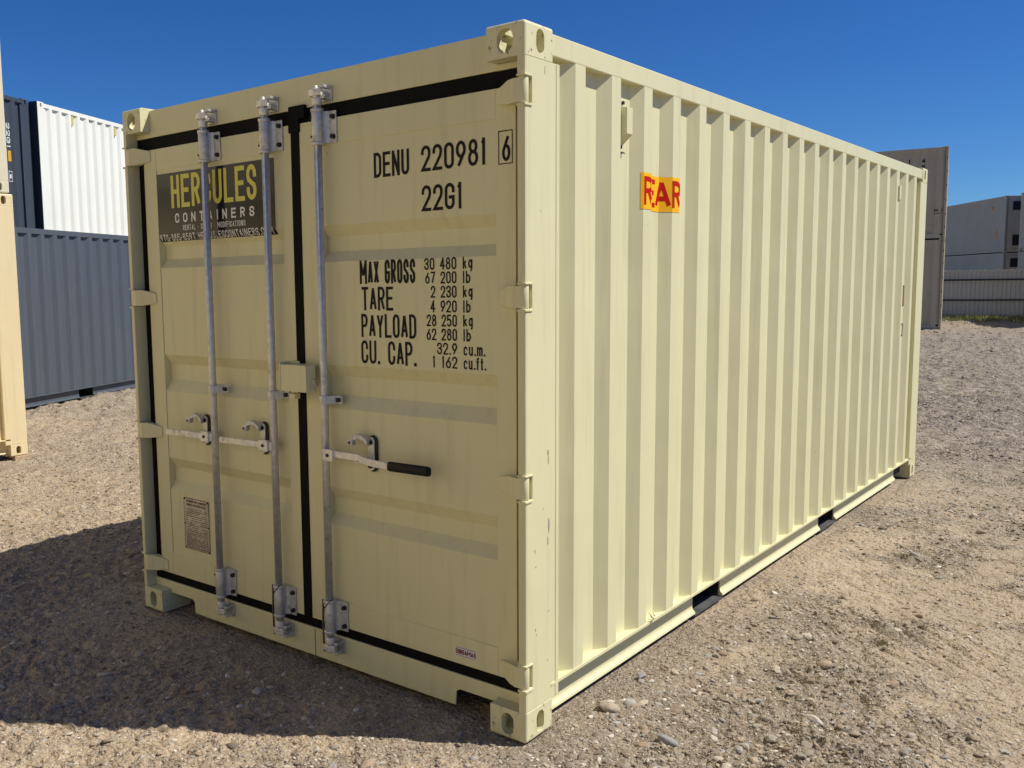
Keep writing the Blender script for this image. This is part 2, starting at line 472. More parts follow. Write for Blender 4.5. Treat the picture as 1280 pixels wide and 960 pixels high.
def container(name, label, cat, group, loc, rz, L, H, pm, fm, pockets=(), near=False, doors=False, smooth_side=False, post_l=0.229):
    root = empty(name, loc, rz); tag(root, label, cat, group)
    fittings(root, L, H, fm)
    nrib = int((L - 0.4 - 0.343) / PITCH) + 1
    if near: nrib = 20
    prof = side_profile(post_l - 0.004, L - 0.225, 0.343, nrib)
    if prof[-2][0] > prof[-1][0] - 0.01:
        prof = side_profile(post_l - 0.004, L - 0.225, 0.343, nrib - 1)
    bt = H - 0.091   # underside of the top side rail
    for sx, sg in ((W - 0.004, 1), (0.004, -1)):
        if smooth_side:
            mb = MB()
            xa, xb = sorted((sx - sg * 0.008, sx - sg * 0.04)); mb.box(xa, xb, 0.2, L - 0.2, 0.17, H - 0.09)
            k = 0.35
            while k < L - 0.3:
                xa, xb = sorted((sx - sg * 0.003, sx - sg * 0.012)); mb.box(xa, xb, k, k + 0.05, 0.175, H - 0.095); k += 0.2
            mb.build('side_panel', pm, root)
        else:
            corrugated(prof, 0.172, bt + 0.02, sx, sg, 'side_panel', pm, root)
        # top side rail
        xa, xb = sorted((sx + sg * 0.001, sx - sg * 0.062)); MB().box(xa, xb, FL - 0.001, L - FL + 0.001, H - 0.093, H - 0.017).build('top_rail', pm, root, 0.004)
        # bottom side rail: profile in x,z with cut outs for the fork pockets
        segs = []; a = FL - 0.002
        for p0, p1 in pockets: segs.append((a, p0)); a = p1
        segs.append((a, L - FL + 0.002 if not near else 5.60))
        x = lambda d: sx + sg * (0.003 - d)
        mb = MB()
        for a, b in segs:
            poly = [(x(0.064), 0.166), (x(0.064), 0.056), (x(0.060), 0.046), (x(0.050), 0.038), (x(0.047), 0.028), (x(0.052), 0.024), (x(0.074), 0.024), (x(0.074), 0.166)]
            if sg < 0: poly = poly[::-1]
            mb.prism(poly, 'y', a, b)
        xa, xb = sorted((x(0.0), x(0.062)))
        mb.box(xa, xb, FL - 0.002, L - FL + 0.002, 0.164, 0.1755)
        if near: mb.box(min(x(0.10), x(0.12)), max(x(0.10), x(0.12)), 5.60, L - FL, 0.036, 0.163)
        mb.build('bottom_rail', pm, root)
        if pockets:
            for p0, p1 in pockets:
                xa, xb = sorted((x(0.070), x(0.6)))
                s = MB().prism([(p0 + 0.002, 0.010), (p1 + 0.004, 0.010), (p1 + 0.014, 0.016), (p1 + 0.004, 0.022), (p0 + 0.002, 0.022)], 'x', xa + (0 if sg > 0 else -0.018), xb + (0.018 if sg > 0 else 0)).build('pocket_strap', M['strap'], root)
    # dark undercarriage
    u = MB()
    ys = [0.21] + [v for p in pockets for v in p] + [L - 0.21]
    for a, b in zip(ys[0::2], ys[1::2]): u.box(0.072, W - 0.072, a, b, 0.05, 0.160)
    u.box(0.072, W - 0.072, 0.21, L - 0.21, 0.1601, 0.20)
    u.build('floor', M['tar'], root)
    # roof
    r = MB(); r.box(0.066, W - 0.066, 0.10, L - 0.10, H - 0.05, H - 0.03)
    y = 0.3
    while y < L - 0.3: r.box(0.09, W - 0.09, y, y + 0.09, H - 0.0295, H - 0.014); y += 0.209
    r.build('roof', pm, root)
    # far posts and end wall (vertical corrugation)
    def posts(y0, y1, ystrip):
        for sx, sg in ((W, 1), (0, -1)):
            a, b = sorted((sx - sg * 0.001, sx - sg * 0.07)); c, d = sorted((y0, y1))
            MB().box(a, b, c, d, FH - 0.001, H - FH + 0.001).build('corner_post', pm, root, 0.006)
    def endwall(yout, sg):
        n = 5; p = []; x = 0.075; pw = (W - 0.15) / n
        for k in range(n):
            p += [(x, 0.045), (x + pw * .34, 0.045), (x + pw * .5, 0.0), (x + pw * .84, 0.0)]; x += pw
        p.append((W - 0.075, 0.045))
        vs = [(px, yout + sg * (0.02 + d), z) for z in (0.165, H - 0.12) for px, d in p] 
        n_ = len(p)
        vs += [(v[0], v[1] + sg * 0.003, v[2]) for v in vs]
        fs = [(i, i + 1, n_ + i + 1, n_ + i) for i in range(n_ - 1)] + [(2 * n_ + i, 3 * n_ + i, 3 * n_ + i + 1, 2 * n_ + i + 1) for i in range(n_ - 1)]
        MB().add(vs, fs).build('end_panel', pm, root)
        a, b = sorted((yout + sg * 0.012, yout + sg * 0.08))
        MB().box(0.15, W - 0.15, a, b, H - 0.125, H - 0.02).build('header_rail', pm, root, 0.004)
        MB().box(0.15, W - 0.15, a, b, 0.03, 0.168).build('sill_rail', pm, root, 0.004)
    posts(L - 0.229, L - 0.002, 1); endwall(L, -1)
    if not near:
        posts(0.002, 0.229, 0); endwall(0, 1)
    return root, prof

# ================================================================== GROUND
def vnoise(x, y, seed):
    xi = np.floor(x).astype(np.int64); yi = np.floor(y).astype(np.int64)
    xf = x - xi; yf = y - yi
    def h(a, b):
        n = (a * 374761393 + b * 668265263 + seed * 982451653) & 0x7fffffff
        n = ((n ^ (n >> 13)) * 1274126177) & 0x7fffffff
        return ((n ^ (n >> 16)) & 0xffff) / 65535.0
    u = xf * xf * (3 - 2 * xf); v = yf * yf * (3 - 2 * yf)
    return (h(xi, yi) * (1 - u) + h(xi + 1, yi) * u) * (1 - v) + (h(xi, yi + 1) * (1 - u) + h(xi + 1, yi + 1) * u) * v

def gravelly(x, y):
    n = .5 * vnoise(x * 1.0 + 3, y * 1.0, 21) + .3 * vnoise(x * 2.9, y * 2.9, 22) + .2 * vnoise(x * 8.5, y * 8.5, 23)
    k = np.clip((n - .41) * 5.5, 0, 1)
    left = np.clip((2.0 - x) / 1.5, 0, 1) * .75          # the left part of the yard is evenly gravelled
    return k * (1 - left) + .55 * left

def ground_h(x, y):
    x = np.asarray(x, float); y = np.asarray(y, float)
    r = np.hypot(x - CAM[0], y - CAM[1])
    h = (vnoise(x * .7 + 9, y * .7, 1) - .5) * 0.028 + (vnoise(x * 2.3, y * 2.3, 2) - .5) * 0.014 
    near = np.clip(1.6 - r / 9, 0, 1)
    gk = .40 + .95 * gravelly(x, y)
    h += near * gk * ((vnoise(x * 7, y * 7, 3) - .5) * 0.018 + (vnoise(x * 19, y * 19, 4) - .5) * 0.024 + (vnoise(x * 43, y * 43, 5) - .5) * 0.019 + np.abs(vnoise(x * 80, y * 80, 6) - .5) * 0.018)
    h += near * (vnoise(x * 3.4, y * 3.4 + 5, 8) - .5) * 0.022
    far = np.clip((r - 5) / 9, 0, 1) * np.clip((75 - r) / 30, 0, 1)
    h += far * ((vnoise(x * 1.7, y * 1.7, 9) - .5) * 0.05 + (vnoise(x * 4.9, y * 4.9, 10) - .5) * 0.06 + (vnoise(x * 11, y * 11, 12) - .5) * 0.055)
    # parallel tyre prints pressed into the open dirt at right
    c = (x + y * 1.04) / 1.44
    g = np.abs(np.sin(c * math.pi / 0.105 + 2.2 * (vnoise(x * 1.1, y * 1.1, 14) - .5)))
    msk = np.clip(1 - (np.hypot((c - 3.55) / .75, (x - y - .3) / 3.4)) ** 3, 0, 1) * np.clip((vnoise(x * 2.1, y * 2.1, 15) - .25) * 2.5, 0, 1)
    h += msk * (np.minimum(g, .45) - .45) * 0.034
    # keep it low under and around the container footprint
    dx = np.maximum(np.maximum(-x, x - W), 0); dy = np.maximum(np.maximum(-y, y - 6.06), 0)
    d = np.hypot(dx, dy); k = np.clip(d / 0.7, 0.12, 1)
    return h * k - 0.004 - 0.006 * (1 - np.clip(d / 0.25, 0, 1)) + 0.012 * np.exp(-((d - 0.14) / 0.1) ** 2) * (x > W)

def make_ground():
    na = 1150
    rs = np.concatenate([[0.02, 0.6, 1.2, 1.8], np.geomspace(2.1, 30, 1130), np.geomspace(31, 80, 50), [120, 200, 400, 900, 2200]])
    # angles: dense across the view, coarse elsewhere
    cdir = math.atan2(0.95, -0.70)
    t = np.linspace(0, 1, na, endpoint=False)
    dense = int(na * 0.86)
    a1 = np.linspace(cdir - 0.95, cdir + 0.95, dense)
    a2 = np.linspace(cdir + 0.95, cdir - 0.95 + 2 * math.pi, na - dense + 2)[1:-1]
    an = np.concatenate([a1, a2]); na = len(an)
    R, A = np.meshgrid(rs, an, indexing='ij')
    X = CAM[0] + R * np.cos(A); Y = CAM[1] + R * np.sin(A)
    Z = ground_h(X, Y)
    Z = np.where(R > 60, -0.0, Z)
    co = np.stack([X, Y, Z], -1).reshape(-1, 3)
    i = np.arange(len(rs) - 1)[:, None] * na; j = np.arange(na)[None, :]; j2 = (j + 1) % na
    f = np.stack([i + j, i + na + j, i + na + j2, i + j2], -1).reshape(-1, 4)
    me = bpy.data.meshes.new('ground')
    me.vertices.add(len(co)); me.vertices.foreach_set('co', co.ravel().astype(np.float32))
    me.loops.add(f.size); me.loops.foreach_set('vertex_index', f.ravel().astype(np.int32))
    me.polygons.add(len(f)); me.polygons.foreach_set('loop_start', (np.arange(len(f)) * 4).astype(np.int32))
    me.update(calc_edges=True); me.validate()
    me.polygons.foreach_set('use_smooth', np.ones(len(me.polygons), bool))
    at = me.attributes.new('gravelly', 'FLOAT', 'POINT'); at.data.foreach_set('value', gravelly(X, Y).ravel().astype(np.float32))
    return me

def ground_material():
    m, nt, b = newmat('dirt_and_gravel')
    g = nt.nodes.new('ShaderNodeNewGeometry'); P = g.outputs['Position']
    def noise(s, d=6.0, r=0.6, vec=None, dist=0.0):
        n = N(nt, 'ShaderNodeTexNoise', Scale=float(s), Detail=d, Roughness=r, Distortion=dist); nt.links.new(vec or P, n.inputs[0]); return n.outputs[0]
    big = noise(0.45, 5); mid = noise(2.6, 6, 0.65); fine = noise(38, 6, 0.7); vf = noise(150, 3, 0.7)
    base = mix(nt, ramp(nt, mid, [(0.36, 0.0), (0.64, 1.0)]), (0.20, 0.155, 0.105), (0.40, 0.315, 0.210))
    base = mix(nt, ramp(nt, big, [(0.46, 0.0), (0.60, 0.75)]), base, (0.43, 0.32, 0.20))
    base = mix(nt, ramp(nt, noise(1.3, 6, 0.7), [(0.60, 0.0), (0.72, 0.5)]), base, (0.32, 0.19, 0.11))
    base = mix(nt, ramp(nt, fine, [(0.38, 0.0), (0.72, 0.75)]), base, (0.52, 0.435, 0.32))
    base = mix(nt, ramp(nt, vf, [(0.36, 0.8), (0.50, 0.0)]), base, (0.15, 0.115, 0.085))
    base = mix(nt, ramp(nt, noise(17, 5, 0.72), [(0.36, 0.65), (0.47, 0.0)]), base, (0.135, 0.102, 0.072))  # darker soil specks, also painting in the small shadows between crumbs
    base = mix(nt, ramp(nt, noise(7.5, 4, 0.7), [(0.55, 0.0), (0.66, 0.45)]), base, (0.36, 0.31, 0.245))
    ga = nt.nodes.new('ShaderNodeAttribute'); ga.attribute_name = 'gravelly'
    base = mix(nt, ramp(nt, ga.outputs['Fac'], [(0.0, 0.55), (0.5, 0.0)]), base, (0.43, 0.335, 0.225))
    base = mix(nt, ramp(nt, ga.outputs['Fac'], [(0.35, 0.0), (1.0, 0.42)]), base, (0.185, 0.150, 0.115))
    # embedded chips
    v = N(nt, 'ShaderNodeTexVoronoi', Scale=75.0, Randomness=1.0); nt.links.new(P, v.inputs[0])
    sep = nt.nodes.new('ShaderNodeSeparateColor'); nt.links.new(v.outputs['Color'], sep.inputs[0])
    chip = ramp(nt, sep.outputs[0], [(0.0, (0.26, 0.22, 0.18)), (0.4, (0.42, 0.37, 0.30)), (0.75, (0.54, 0.49, 0.42)), (1.0, (0.30, 0.29, 0.29))])
    msk = nt.nodes.new('ShaderNodeMath'); msk.operation = 'MULTIPLY'
    nt.links.new(ramp(nt, v.outputs['Distance'], [(0.30, 1.0), (0.42, 0.0)]), msk.inputs[0])
    nt.links.new(ramp(nt, sep.outputs[1], [(0.45, 0.0), (0.55, 0.85)]), msk.inputs[1])
    base = mix(nt, msk.outputs[0], base, chip)
    # paler, finer gravel on the left part of the yard
    sx_ = nt.nodes.new('ShaderNodeSeparateXYZ'); nt.links.new(P, sx_.inputs[0])
    ax = nt.nodes.new('ShaderNodeMath'); ax.operation = 'MULTIPLY_ADD'; ax.inputs[1].default_value = 2.0
    nt.links.new(big, ax.inputs[0]); nt.links.new(sx_.outputs[0], ax.inputs[2])
    mx = nt.nodes.new('ShaderNodeMapRange'); mx.inputs[1].default_value = 4.1; mx.inputs[2].default_value = 2.6; nt.links.new(ax.outputs[0], mx.inputs[0])
    base = mix(nt, mx.outputs[0], base, mix(nt, 1.0, base, (1.17, 1.16, 1.13), 'MULTIPLY'))
    # the far right of the yard is covered with greyer crushed stone
    sp = nt.nodes.new('ShaderNodeSeparateXYZ'); nt.links.new(P, sp.inputs[0])
    ad = nt.nodes.new('ShaderNodeMath'); ad.operation = 'MULTIPLY_ADD'; ad.inputs[1].default_value = 5.0
    nt.links.new(big, ad.inputs[0]); nt.links.new(sp.outputs[1], ad.inputs[2])
    mr = nt.nodes.new('ShaderNodeMapRange'); mr.inputs[1].default_value = 6.0; mr.inputs[2].default_value = 11.5; nt.links.new(ad.outputs[0], mr.inputs[0])
    grey = mix(nt, ramp(nt, fine, [(0.35, 0.0), (0.66, 1.0)]), (0.15, 0.122, 0.090), (0.45, 0.385, 0.295))
    grey = mix(nt, ramp(nt, noise(11, 5, 0.75), [(0.40, 0.8), (0.52, 0.0)]), grey, (0.10, 0.085, 0.068))
    grey = mix(nt, ramp(nt, noise(20, 5, 0.75), [(0.56, 0.0), (0.64, 0.7)]), grey, (0.52, 0.48, 0.41))
    gm = nt.nodes.new('ShaderNodeMath'); gm.operation = 'MULTIPLY'; gm.inputs[1].default_value = 0.8; nt.links.new(mr.outputs[0], gm.inputs[0])
    base = mix(nt, gm.outputs[0], base, grey)
    nt.links.new(base, b.inputs['Base Color'])
    b.inputs['Roughness'].default_value = 0.92
    b.inputs['Specular IOR Level'].default_value = 0.2
    v2 = N(nt, 'ShaderNodeTexVoronoi', Scale=34.0, Randomness=1.0); nt.links.new(P, v2.inputs[0])
    b0 = N(nt, 'ShaderNodeBump', Strength=0.9, Distance=0.02); nt.links.new(mid, b0.inputs['Height'])
    b1 = N(nt, 'ShaderNodeBump', Strength=0.8, Distance=0.008, invert=True); nt.links.new(v2.outputs['Distance'], b1.inputs['Height']); nt.links.new(b0.outputs[0], b1.inputs['Normal'])
    b2 = N(nt, 'ShaderNodeBump', Strength=0.9, Distance=0.005, invert=True); nt.links.new(v.outputs['Distance'], b2.inputs['Height']); nt.links.new(b1.outputs[0], b2.inputs['Normal'])
    b3 = N(nt, 'ShaderNodeBump', Strength=0.9, Distance=0.006); nt.links.new(fine, b3.inputs['Height']); nt.links.new(b2.outputs[0], b3.inputs['Normal'])
    rough = noise(9, 5, 0.65)
    b4 = N(nt, 'ShaderNodeBump', Strength=1.0, Distance=0.05); nt.links.new(rough, b4.inputs['Height']); nt.links.new(b3.outputs[0], b4.inputs['Normal'])
    nt.links.new(b4.outputs[0], b.inputs['Normal'])
    return m
gr = link('ground', make_ground(), ground_material()); tag(gr, kind='structure')

# gravel: one mesh of many individual stones
def stone_material():
    m, nt, b = newmat('gravel_stone')
    a = nt.nodes.new('ShaderNodeAttribute'); a.attribute_name = 'tint'
    tc = nt.nodes.new('ShaderNodeTexCoord')
    n = N(nt, 'ShaderNodeTexNoise', Scale=90.0, Detail=5.0); nt.links.new(tc.outputs['Object'], n.inputs[0])
    c = mix(nt, ramp(nt, n.outputs[0], [(0.3, 0.35), (0.7, 0.0)]), a.outputs['Color'], (0.16, 0.125, 0.09))
    nt.links.new(c, b.inputs['Base Color']); b.inputs['Roughness'].default_value = 0.85
    b.inputs['Specular IOR Level'].default_value = 0.25
    bp = N(nt, 'ShaderNodeBump', Strength=0.5, Distance=0.003); nt.links.new(n.outputs[0], bp.inputs['Height']); nt.links.new(bp.outputs[0], b.inputs['Normal'])
    return m
STONE = stone_material()
PAL = np.array([(.34, .27, .19), (.42, .34, .245), (.28, .23, .175), (.36, .31, .245), (.48, .41, .31), (.23, .178, .128), (.38, .28, .19), (.36, .335, .295), (.62, .56, .46), (.29, .22, .15)])

def ico(sub):
    bm = bmesh.new(); bmesh.ops.create_icosphere(bm, subdivisions=sub, radius=1)
    v = np.array([p.co[:] for p in bm.verts]); f = np.array([[q_.index for q_ in p.verts] for p in bm.faces]); bm.free()
    return v, f
def rock_variants(sub, n, rough):
    v, f = ico(sub); out = []
    for k in range(n):
        d = rng.normal(size=(5, 3)); d /= np.linalg.norm(d, axis=1)[:, None]
        s = v.copy()
        for dd in d:                               # chop facets
            c = rng.uniform(.55, .85); p = s @ dd
            s -= np.outer(np.maximum(p - c, 0) * .85, dd)
        s *= 1 + rng.normal(size=(len(v), 1)) * rough
        s *= np.array([1.1, rng.uniform(.5, .9), rng.uniform(.32, .62)])
        out.append(s)
    return out, f
def stones_mesh(name, pos, size, sub, nvar, rough, smooth, sink=0.25, greyer=0.0):
    var, f = rock_variants(sub, nvar, rough)
    nv = len(var[0]); n = len(pos)
    V = np.array(var)[rng.integers(0, nvar, n)]
    a = rng.uniform(0, 2 * np.pi, n); tl = rng.normal(0, .25, n)
    ca, sa, ct, st = np.cos(a), np.sin(a), np.cos(tl), np.sin(tl)
    x = V[:, :, 0] * ct[:, None] - V[:, :, 2] * st[:, None]; z = V[:, :, 0] * st[:, None] + V[:, :, 2] * ct[:, None]; y = V[:, :, 1]
    X = (x * ca[:, None] - y * sa[:, None]) * size[:, None] + pos[:, 0:1]
    Y = (x * sa[:, None] + y * ca[:, None]) * size[:, None] + pos[:, 1:2]
    Z = z * size[:, None] + pos[:, 2:3] + (size * sink)[:, None]
    co = np.stack([X, Y, Z], -1).reshape(-1, 3)
    F = (f[None] + (np.arange(n) * nv)[:, None, None]).reshape(-1, 3)
    me = bpy.data.meshes.new(name)
    me.vertices.add(len(co)); me.vertices.foreach_set('co', co.ravel().astype(np.float32))
    me.loops.add(F.size); me.loops.foreach_set('vertex_index', F.ravel().astype(np.int32))
    me.polygons.add(len(F)); me.polygons.foreach_set('loop_start', (np.arange(len(F)) * 3).astype(np.int32))
    me.update(calc_edges=True)
    me.polygons.foreach_set('use_smooth', np.full(len(F), smooth))
    col = PAL[rng.integers(0, len(PAL), n)] * rng.uniform(.75, 1.2, (n, 1))
    if greyer: m_ = col.mean(1, keepdims=True); col = (col * (1 - greyer) + m_ * greyer) * .92
    c4 = np.concatenate([np.clip(col, 0, .75), np.ones((n, 1))], 1).repeat(nv, 0)
    at = me.attributes.new('tint', 'FLOAT_COLOR', 'POINT'); at.data.foreach_set('color', c4.ravel().astype(np.float32))
    return me
def scatter(n, r0, r1, smin, smax, power, clump=True):
    r = np.exp(rng.uniform(np.log(r0), np.log(r1), n * 4))
    a = math.atan2(0.95, -0.70) + rng.uniform(-.95, .95, n * 4)
    x = CAM[0] + r * np.cos(a); y = CAM[1] + r * np.sin(a)
    keep = ~((x > 0.02) & (x < W - 0.01) & (y > 0.05) & (y < 6.02))
    keep &= ~((x < -4.75) & (y < 1.85))
    if clump:
        keep &= rng.uniform(size=len(x)) < .16 + .84 * gravelly(x, y)
    x, y, r = x[keep][:n], y[keep][:n], r[keep][:n]
    u = rng.uniform(size=len(x)); s = smin * (1 - u * (1 - (smin / smax) ** power)) ** (-1 / power)
    s = np.minimum(s, smax)
    # nothing big right against the container base
    dx = np.maximum(np.maximum(-x, x - W), 0); dy = np.maximum(np.maximum(-y, y - 6.06), 0); d = np.hypot(dx, dy)
    s = np.where(d < 0.06, np.minimum(s, 0.007), s)
    return np.stack([x, y, ground_h(x, y)], 1), s, r
p1, s1, r1 = scatter(270000, 2.2, 16, 0.0028, 0.013, 2.3)
s1 = s1 * np.clip(r1 / 4.5, .8, 2.2)
o = link('gravel', stones_mesh('gravel', p1, s1, 1, 16, .12, False, .05), STONE); tag(o, 'loose grit and small gravel scattered over the dirt yard', 'gravel', kind='stuff')
p2, s2, r2 = scatter(30000, 2.2, 26, 0.0075, 0.030, 2.7)
o = link('gravel', stones_mesh('gravel', p2, s2, 2, 20, .05, False, .02), STONE); tag(o, 'larger angular pebbles lying among the grit of the yard', 'gravel', kind='stuff')

p3, s3, r3 = scatter(60000, 7.5, 42, 0.014, 0.05, 2.4)
keep = p3[:, 1] > 4.5; p3, s3, r3 = p3[keep], s3[keep], r3[keep]
o = link('gravel', stones_mesh('gravel', p3, s3 * np.clip(r3 / 22, .6, 1.3), 1, 20, .12, False, -.05, .55), STONE); tag(o, 'grey crushed stone covering the yard towards the fence', 'gravel', kind='stuff')

# a few stones one can point to
for (x, y, s, tc_, lab) in ((2.846, 0.322, .040, (.30, .29, .275), 'grey rounded stone near the bottom edge, nearest to the photographer'),
                       (2.545, 0.432, .042, (.42, .34, .25), 'broad flat tan stone beside the container near corner'),
                       (3.208, 0.823, .036, (.56, .50, .41), 'pale rounded stone on open gravel at lower right'),
                       (3.09, 1.36, .034, (.40, .31, .21), 'tan lump of rock out on the open dirt, farthest of these stones from the camera'),
                       (2.50, 0.80, .030, (.28, .27, .26), 'smooth grey stone lying close beside the long bottom rail')):
    me = stones_mesh('stone', np.array([[0, 0, 0.0]]), np.array([s]), 3, 1, .012, True, 0.3)
    me.attributes['tint'].data.foreach_set('color', np.tile(np.array([*tc_, 1.0], np.float32), len(me.vertices)))
    o = link('stone', me, STONE); o.location = (x, y, float(ground_h(x, y))); tag(o, lab, 'stone', 'larger stones lying on the gravel')

# ================================================================== MAIN CONTAINER
H1, L1 = 2.591, 6.058
main, prof = container('shipping_container', 'cream shipping container in the middle with closed doors and three steel lock rods', 'shipping container', None,
                       (0, 0, 0), 0, L1, H1, M['cream'], M['cream_worn'], pockets=((1.612, 1.962), (3.62, 3.965)), near=True)
YD = 0.050      # outer face of door frames

# small chips, rust and scuffs on the sunlit near post
def chip(y, z, w, h, mat, seed):
    rr_ = random.Random(seed); n = 11; vs = [(W + .0002, y, z)]
    for i in range(n):
        a = 2 * math.pi * i / n; k = rr_.uniform(.45, 1.0); vs.append((W + .0002, y + w * k * math.cos(a), z + h * k * math.sin(a)))
    vs += [(v[0] - .0016, v[1], v[2]) for v in vs]
    fs = [(0, i + 1, (i + 1) % n + 1) for i in range(n)] + [(i + 1, (i + 1) % n + 1, n + 2 + (i + 1) % n, n + 2 + i) for i in range(n)]
    MB().add(vs, fs).build('paint_chip', mat, main)
M['scuff'] = flat('grey_scuff', (.33, .31, .27), .7, var=.3, bscale=120, spec=.2)
for i, (y, z, w_, h_, mt) in enumerate(((.150, 1.075, .0035, .016, 'rust'), (.152, 1.045, .0016, .022, 'rust'), (.157, .80, .005, .040, 'scuff'), (.150, .74, .003, .022, 'scuff'), (.118, .87, .0025, .004, 'scuff'),
        (.062, .72, .002, .007, 'scuff'), (.068, .66, .002, .005, 'scuff'), (.066, .42, .0025, .008, 'scuff'), (.072, .40, .002, .004, 'scuff'), (.155, .47, .006, .003, 'scuff'), (.150, .28, .003, .004, 'scuff'),
        (.128, 2.44, .0008, .018, 'scuff'), (.10, 1.95, .0015, .003, 'scuff'))):
    chip(y, z, w_, h_, M[mt], i)
# door-end corner posts with hinge notches
HZ = [(2.315, 2.403), (1.607, 1.691), (0.918, 1.003), (0.208, 0.294)]
def door_post(sx, sg):
    X = lambda d: sx - sg * d
    mb = MB()
    outer = [(X(.032), .0), (X(.014), .0), (X(.008), .0012), (X(.003), .005), (X(.001), .012), (X(.001), .172), (X(.004), .176), (X(.004), .205), (X(.0015), .208), (X(.0015), .229), (X(.045), .229), (X(.045), .10), (X(.032), .10)]
    if sg < 0: outer = outer[::-1]
    mb.prism(outer, 'z', FH - .001, H1 - FH + .001)
    p = mb.build('corner_post', M['cream'], main)
    cuts = []
    for a, b in HZ:
        xa, xb = sorted((X(-.02), X(.060))); cuts.append(MB().box(xa, xb, -.02, .046, a, b).build('c', None))
    boolean(p, cuts)
    md = p.modifiers.new('bevel', 'BEVEL'); md.width = .0025; md.segments = 2; md.limit_method = 'ANGLE'; md.angle_limit = math.radians(45)
    for a, b in HZ:      # lug plates above and below the pin
        for z0_, z1_ in ((a - .010, a - .001), (b + .001, b + .008)):
            xa, xb = sorted((X(-.0035), X(.034))); MB().box(xa, xb, -.004, .044, z0_, z1_).build('hinge_lug', M['cream'], main, .002)
door_post(W, 1); door_post(0, -1)

# header and sill
MB().box(FW - .01, W - FW + .01, .056, .13, H1 - .142, H1 - .010).box(.036, W - .036, .057, .13, H1 - .142, H1 - FH - .001).build('header', M['cream_door'], main, .003)
poly = [(.034, .160), (.034, FH + .001), (FW + .004, FH + .001), (FW + .004, .096), (FW + .035, .098), (.350, .098), (.368, .086), (.372, .028),
        (W - .372, .028), (W - .368, .086), (W - .350, .098), (W - FW - .035, .098), (W - FW - .004, .096), (W - FW - .004, FH + .001), (W - .034, FH + .001), (W - .034, .160)]
MB().prism(poly, 'y', .056, .064).box(.034, W - .034, .0645, .12, .10, .158).build('sill', M['cream_door'], main, .002)
MB().box(1.2625, 1.2655, .0545, .0565, .028, .158).build('sill_seam', M['plateink'], main)
# rust-stained inside of sill lip near right casting
# gaskets
def gasket(*boxes):
    m = MB()
    for b in boxes: m.box(*b)
    return m.build('gasket', M['black'], main, .002)
gasket((.036, W - .034, .062, .09, 2.392, H1 - .1435))
gasket((.036, W - .034, .061, .09, .1605, .209))
gasket((.0365, .101, .066, .09, .209, 2.392)); gasket((2.366, W - .034, .064, .09, .209, 2.392))
gasket((1.204, 1.256, .046, .09, .2095, 2.392), (1.200, 1.300, .040, .062, 2.408, 2.462), (1.196, 1.262, .041, .062, 2.352, 2.410))
MB().box(.10, W - .10, .105, .115, .165, 2.44).build('inner_lining', M['tar'], main)

# doors
BANDS = [(1.950, 1.905, 1.842, 1.798), (1.362, 1.312, 1.232, 1.175), (.828, .775, .706, .660)]
DD = .034; YP = YD + .004
vprof = [(2.285, YP)]
for a, b, c, d in BANDS: vprof += [(a, YP), (b, YP + DD), (c, YP + DD), (d, YP)]
vprof += [(.318, YP)]
def door_y(z):
    for (a, ya), (b, yb) in zip(vprof[:-1], vprof[1:]):
        if b <= z <= a: return ya + (yb - ya) * (a - z) / max(1e-9, a - b)
    return YP
def door(x0, x1, px0, px1, nm):
    fr = MB()
    z0, z1 = .207, 2.388
    fr.box(x0, px0, YD, YD + .05, z0, z1).box(px1, x1, YD, YD + .05, z0, z1)
    fr.box(px0 + .0002, px1 - .0002, YD + .0004, YD + .05, z0, .32).box(px0 + .0002, px1 - .0002, YD + .0004, YD + .05, 2.283, z1)
    d = fr.build(nm, M['cream_door'], main, .002)
    vs, fs = [], []
    n = len(vprof)
    for off in (0, .003):
        for x in (px0 + .001, px1 - .001):
            for z, y in vprof: vs.append((x, y + off, z))
    for i in range(n - 1):
        fs.append((i, i + 1, n + i + 1, n + i)); fs.append((2 * n + i, 3 * n + i, 3 * n + i + 1, 2 * n + i + 1))
    pan = MB().add(vs, fs).build('door_panel', M['cream_door'], d, .014, 4)
    return d
dl = door(.102, 1.205, .205, 1.135, 'door')
dr = door(1.255, 2.366, 1.375, 2.280, 'door')
dl['label'] = 'narrower looking left door leaf with the black company sign'
dr['label'] = 'right door leaf with black stencilled weights'

# hinges
for side, sx, sg, d in (('l', 0, -1, dl), ('r', W, 1, dr)):
    for a, b in HZ:
        X = lambda t: sx - sg * t
        h = MB(); h.cyl((X(.019), .0185, a + .0005), (X(.019), .0185, b - .0005), .0185, n=24)
        tip = .150 if sg > 0 else .165
        poly = [(X(.020), .0), (X(.050), -.001), (X(.080), .012), (X(tip - .02), YD - .010), (X(tip), YD - .006), (X(tip), YD + .004), (X(.07), YD + .004), (X(.045), .028), (X(.020), .030)]
        if sg < 0: poly = poly[::-1]
        # taper towards the tip
        n = len(poly); zm = (a + b) / 2; hh = (b - a) / 2
        def ht(px): 
            t = abs(px - sx); return hh * (1.0 if t < .09 else 1.0 - .42 * (t - .09) / (tip - .09)) - .003
        vs = [(p[0], p[1], zm - ht(p[0]) - (0.004 if abs(p[0]-sx) > .09 else 0)) for p in poly] + [(p[0], p[1], zm + ht(p[0])) for p in poly]
        fs = [tuple(range(n))[::-1], tuple(range(n, 2 * n))] + [(i, (i + 1) % n, n + (i + 1) % n, n + i) for i in range(n)]
        h.add(vs, fs)
        h.build('hinge', M['cream_door'], d, .002)

